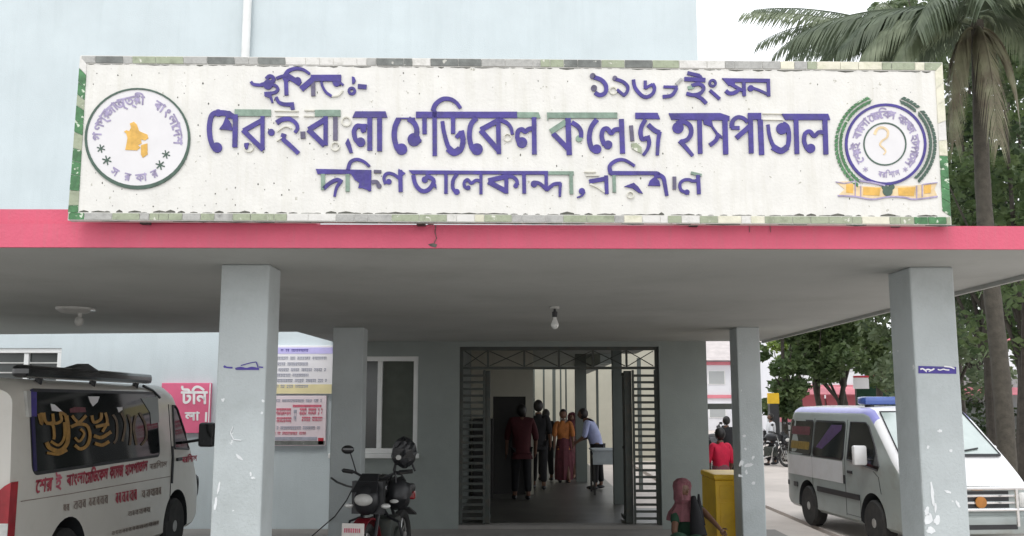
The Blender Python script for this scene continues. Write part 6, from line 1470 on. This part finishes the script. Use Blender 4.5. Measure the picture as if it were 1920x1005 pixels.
def frond(parent, base, az, length, droop, up, m, seed, leaf_len=.62, twist=0, pairs=52, hang=.5):
    rnd = random.Random(seed); d = Vector((math.cos(az), math.sin(az), 0)); pts = []; n_ = 22
    for i in range(n_ + 1):
        t = i / n_; pts.append(base + d * length * (t - .22 * t ** 3 * min(1.5, droop)) + Vector((0, 0, up * length * t - droop * length * t ** 2.1)))
    g = G(); g.tube(pts, [.035 * (1 - .85 * i / n_) for i in range(n_ + 1)], 5)
    for k in range(pairs):
        t = .10 + .9 * k / pairs; f = t * n_; i = min(n_ - 1, int(f)); p = pts[i].lerp(pts[i + 1], f - i); tg = (pts[i + 1] - pts[i]).normalized()
        side = tg.cross(Vector((0, 0, 1))); side = side.normalized() if side.length > .05 else Vector((-d.y, d.x, 0))
        L_ = leaf_len * math.sin(math.pi * (.12 + .80 * t)) ** .6 * rnd.uniform(.85, 1.1)
        for sg in (-1, 1):
            dr = (side * sg * (.85 - hang * .5) + tg * .55 + Vector((0, 0, -hang * .5 + rnd.uniform(-.1, .1)))).normalized()
            w_ = .030; a = p; m1 = p + dr * L_ * .5 + Vector((0, 0, -.04 * hang)); e = p + dr * L_ * .95 + Vector((0, 0, -hang * L_ * .55)); wd = tg * w_
            b = len(g.v); g.v += [tuple(a - wd * .6), tuple(a + wd * .6), tuple(m1 + wd), tuple(m1 - wd), tuple(e)]; g.f += [(b, b + 1, b + 2, b + 3), (b + 3, b + 2, b + 4)]; g.m += [0, 0]
    return g.obj('frond', m, parent)
def palm(label, x, y, h, seed, fr, tr=.125, dry=()):
    t = thing('palm_tree', label, 'palm tree', (x, y, -.3), 0, 'coconut palms at the right'); top = Vector((x, y, h))
    g = G(); n_ = 26; g.tube([(x + .05 * math.sin(i * .3), y, -.3 + (h + .3) * i / n_) for i in range(n_ + 1)], [tr * (1.35 - .4 * i / n_) * (1 + .06 * (i % 2)) for i in range(n_ + 1)], 14); g.obj('trunk', M['palm_bark'], t, smooth=True)
    rnd = random.Random(seed)
    for (az, L_, dr, up, m) in fr: frond(t, top + Vector((0, 0, rnd.uniform(-.1, .2))), R(az), L_, dr, up, M[m], rnd.randint(0, 999), hang=.75, leaf_len=.62 if y > 18 else .85, pairs=52 if y > 18 else 70)
    for (az, L_, dr, up) in dry: frond(t, top + Vector((0, 0, -.15)), R(az), L_, dr, up, M['palm_dry'], rnd.randint(0, 999), leaf_len=.8, hang=.95, pairs=70)
    return t
pc = at(1826, 40, 17.5)
palm('coconut palm with a hanging dry frond right of the signboard', pc.x, 17.5, pc.z, 1,
     [(182, 2.7, .72, .42, 'palm_a'), (172, 2.9, .60, .40, 'palm_b'), (195, 2.4, .85, .30, 'palm_a'), (160, 3.6, .35, .35, 'palm_b'), (215, 2.3, .75, .45, 'palm_b'), (140, 3.2, .4, .5, 'palm_b'),
      (120, 3.0, .6, .6, 'palm_b'), (90, 3.0, .5, .6, 'palm_b'), (60, 2.8, .7, .6, 'palm_b'), (30, 2.8, .6, .5, 'palm_a'), (0, 2.8, .8, .5, 'palm_b'), (-30, 2.6, .8, .4, 'palm_b'), (-60, 2.2, .9, .6, 'palm_a'), (250, 2.2, .8, .7, 'palm_b')],
     dry=[(262, 1.25, 2.1, .1), (205, 1.1, 2.2, .1), (330, .95, 1.9, .1)])
pc = at(1700, 70, 26)
palm('coconut palm with feathery fronds behind the right half of the signboard', pc.x, 26, pc.z, 5,
     [(178, 4.6, .40, .35, 'palm_b'), (184, 4.9, .18, .30, 'palm_a'), (165, 4.4, .25, .5, 'palm_b'), (170, 4.2, .55, .45, 'palm_b'), (188, 4.4, .55, .25, 'palm_b'), (200, 4.0, .7, .4, 'palm_b'), (150, 3.8, .5, .5, 'palm_b'), (120, 3.6, .5, .6, 'palm_b'), (80, 3.6, .5, .6, 'palm_b'), (40, 3.6, .5, .6, 'palm_a'), (10, 3.8, .6, .4, 'palm_b'), (-20, 3.6, .7, .4, 'palm_a'), (-50, 3.4, .7, .5, 'palm_b'), (230, 3.4, .7, .5, 'palm_a')])
pc = at(1925, 60, 21)
palm('coconut palm at the far right edge of the view', pc.x, 21, pc.z, 9,
     [(180, 3.0, .7, .4, 'palm_a'), (200, 2.8, .9, .4, 'palm_b'), (160, 3.0, .5, .5, 'palm_b'), (140, 2.8, .6, .6, 'palm_b'), (225, 2.8, .9, .5, 'palm_b'), (100, 3, .6, .5, 'palm_b'), (50, 3, .6, .5, 'palm_b'), (0, 3, .6, .5, 'palm_b'), (270, 2.6, .9, .5, 'palm_b')])
print('triangles', sum(len(o.data.polygons) for o in SC.objects if o.type == 'MESH'))
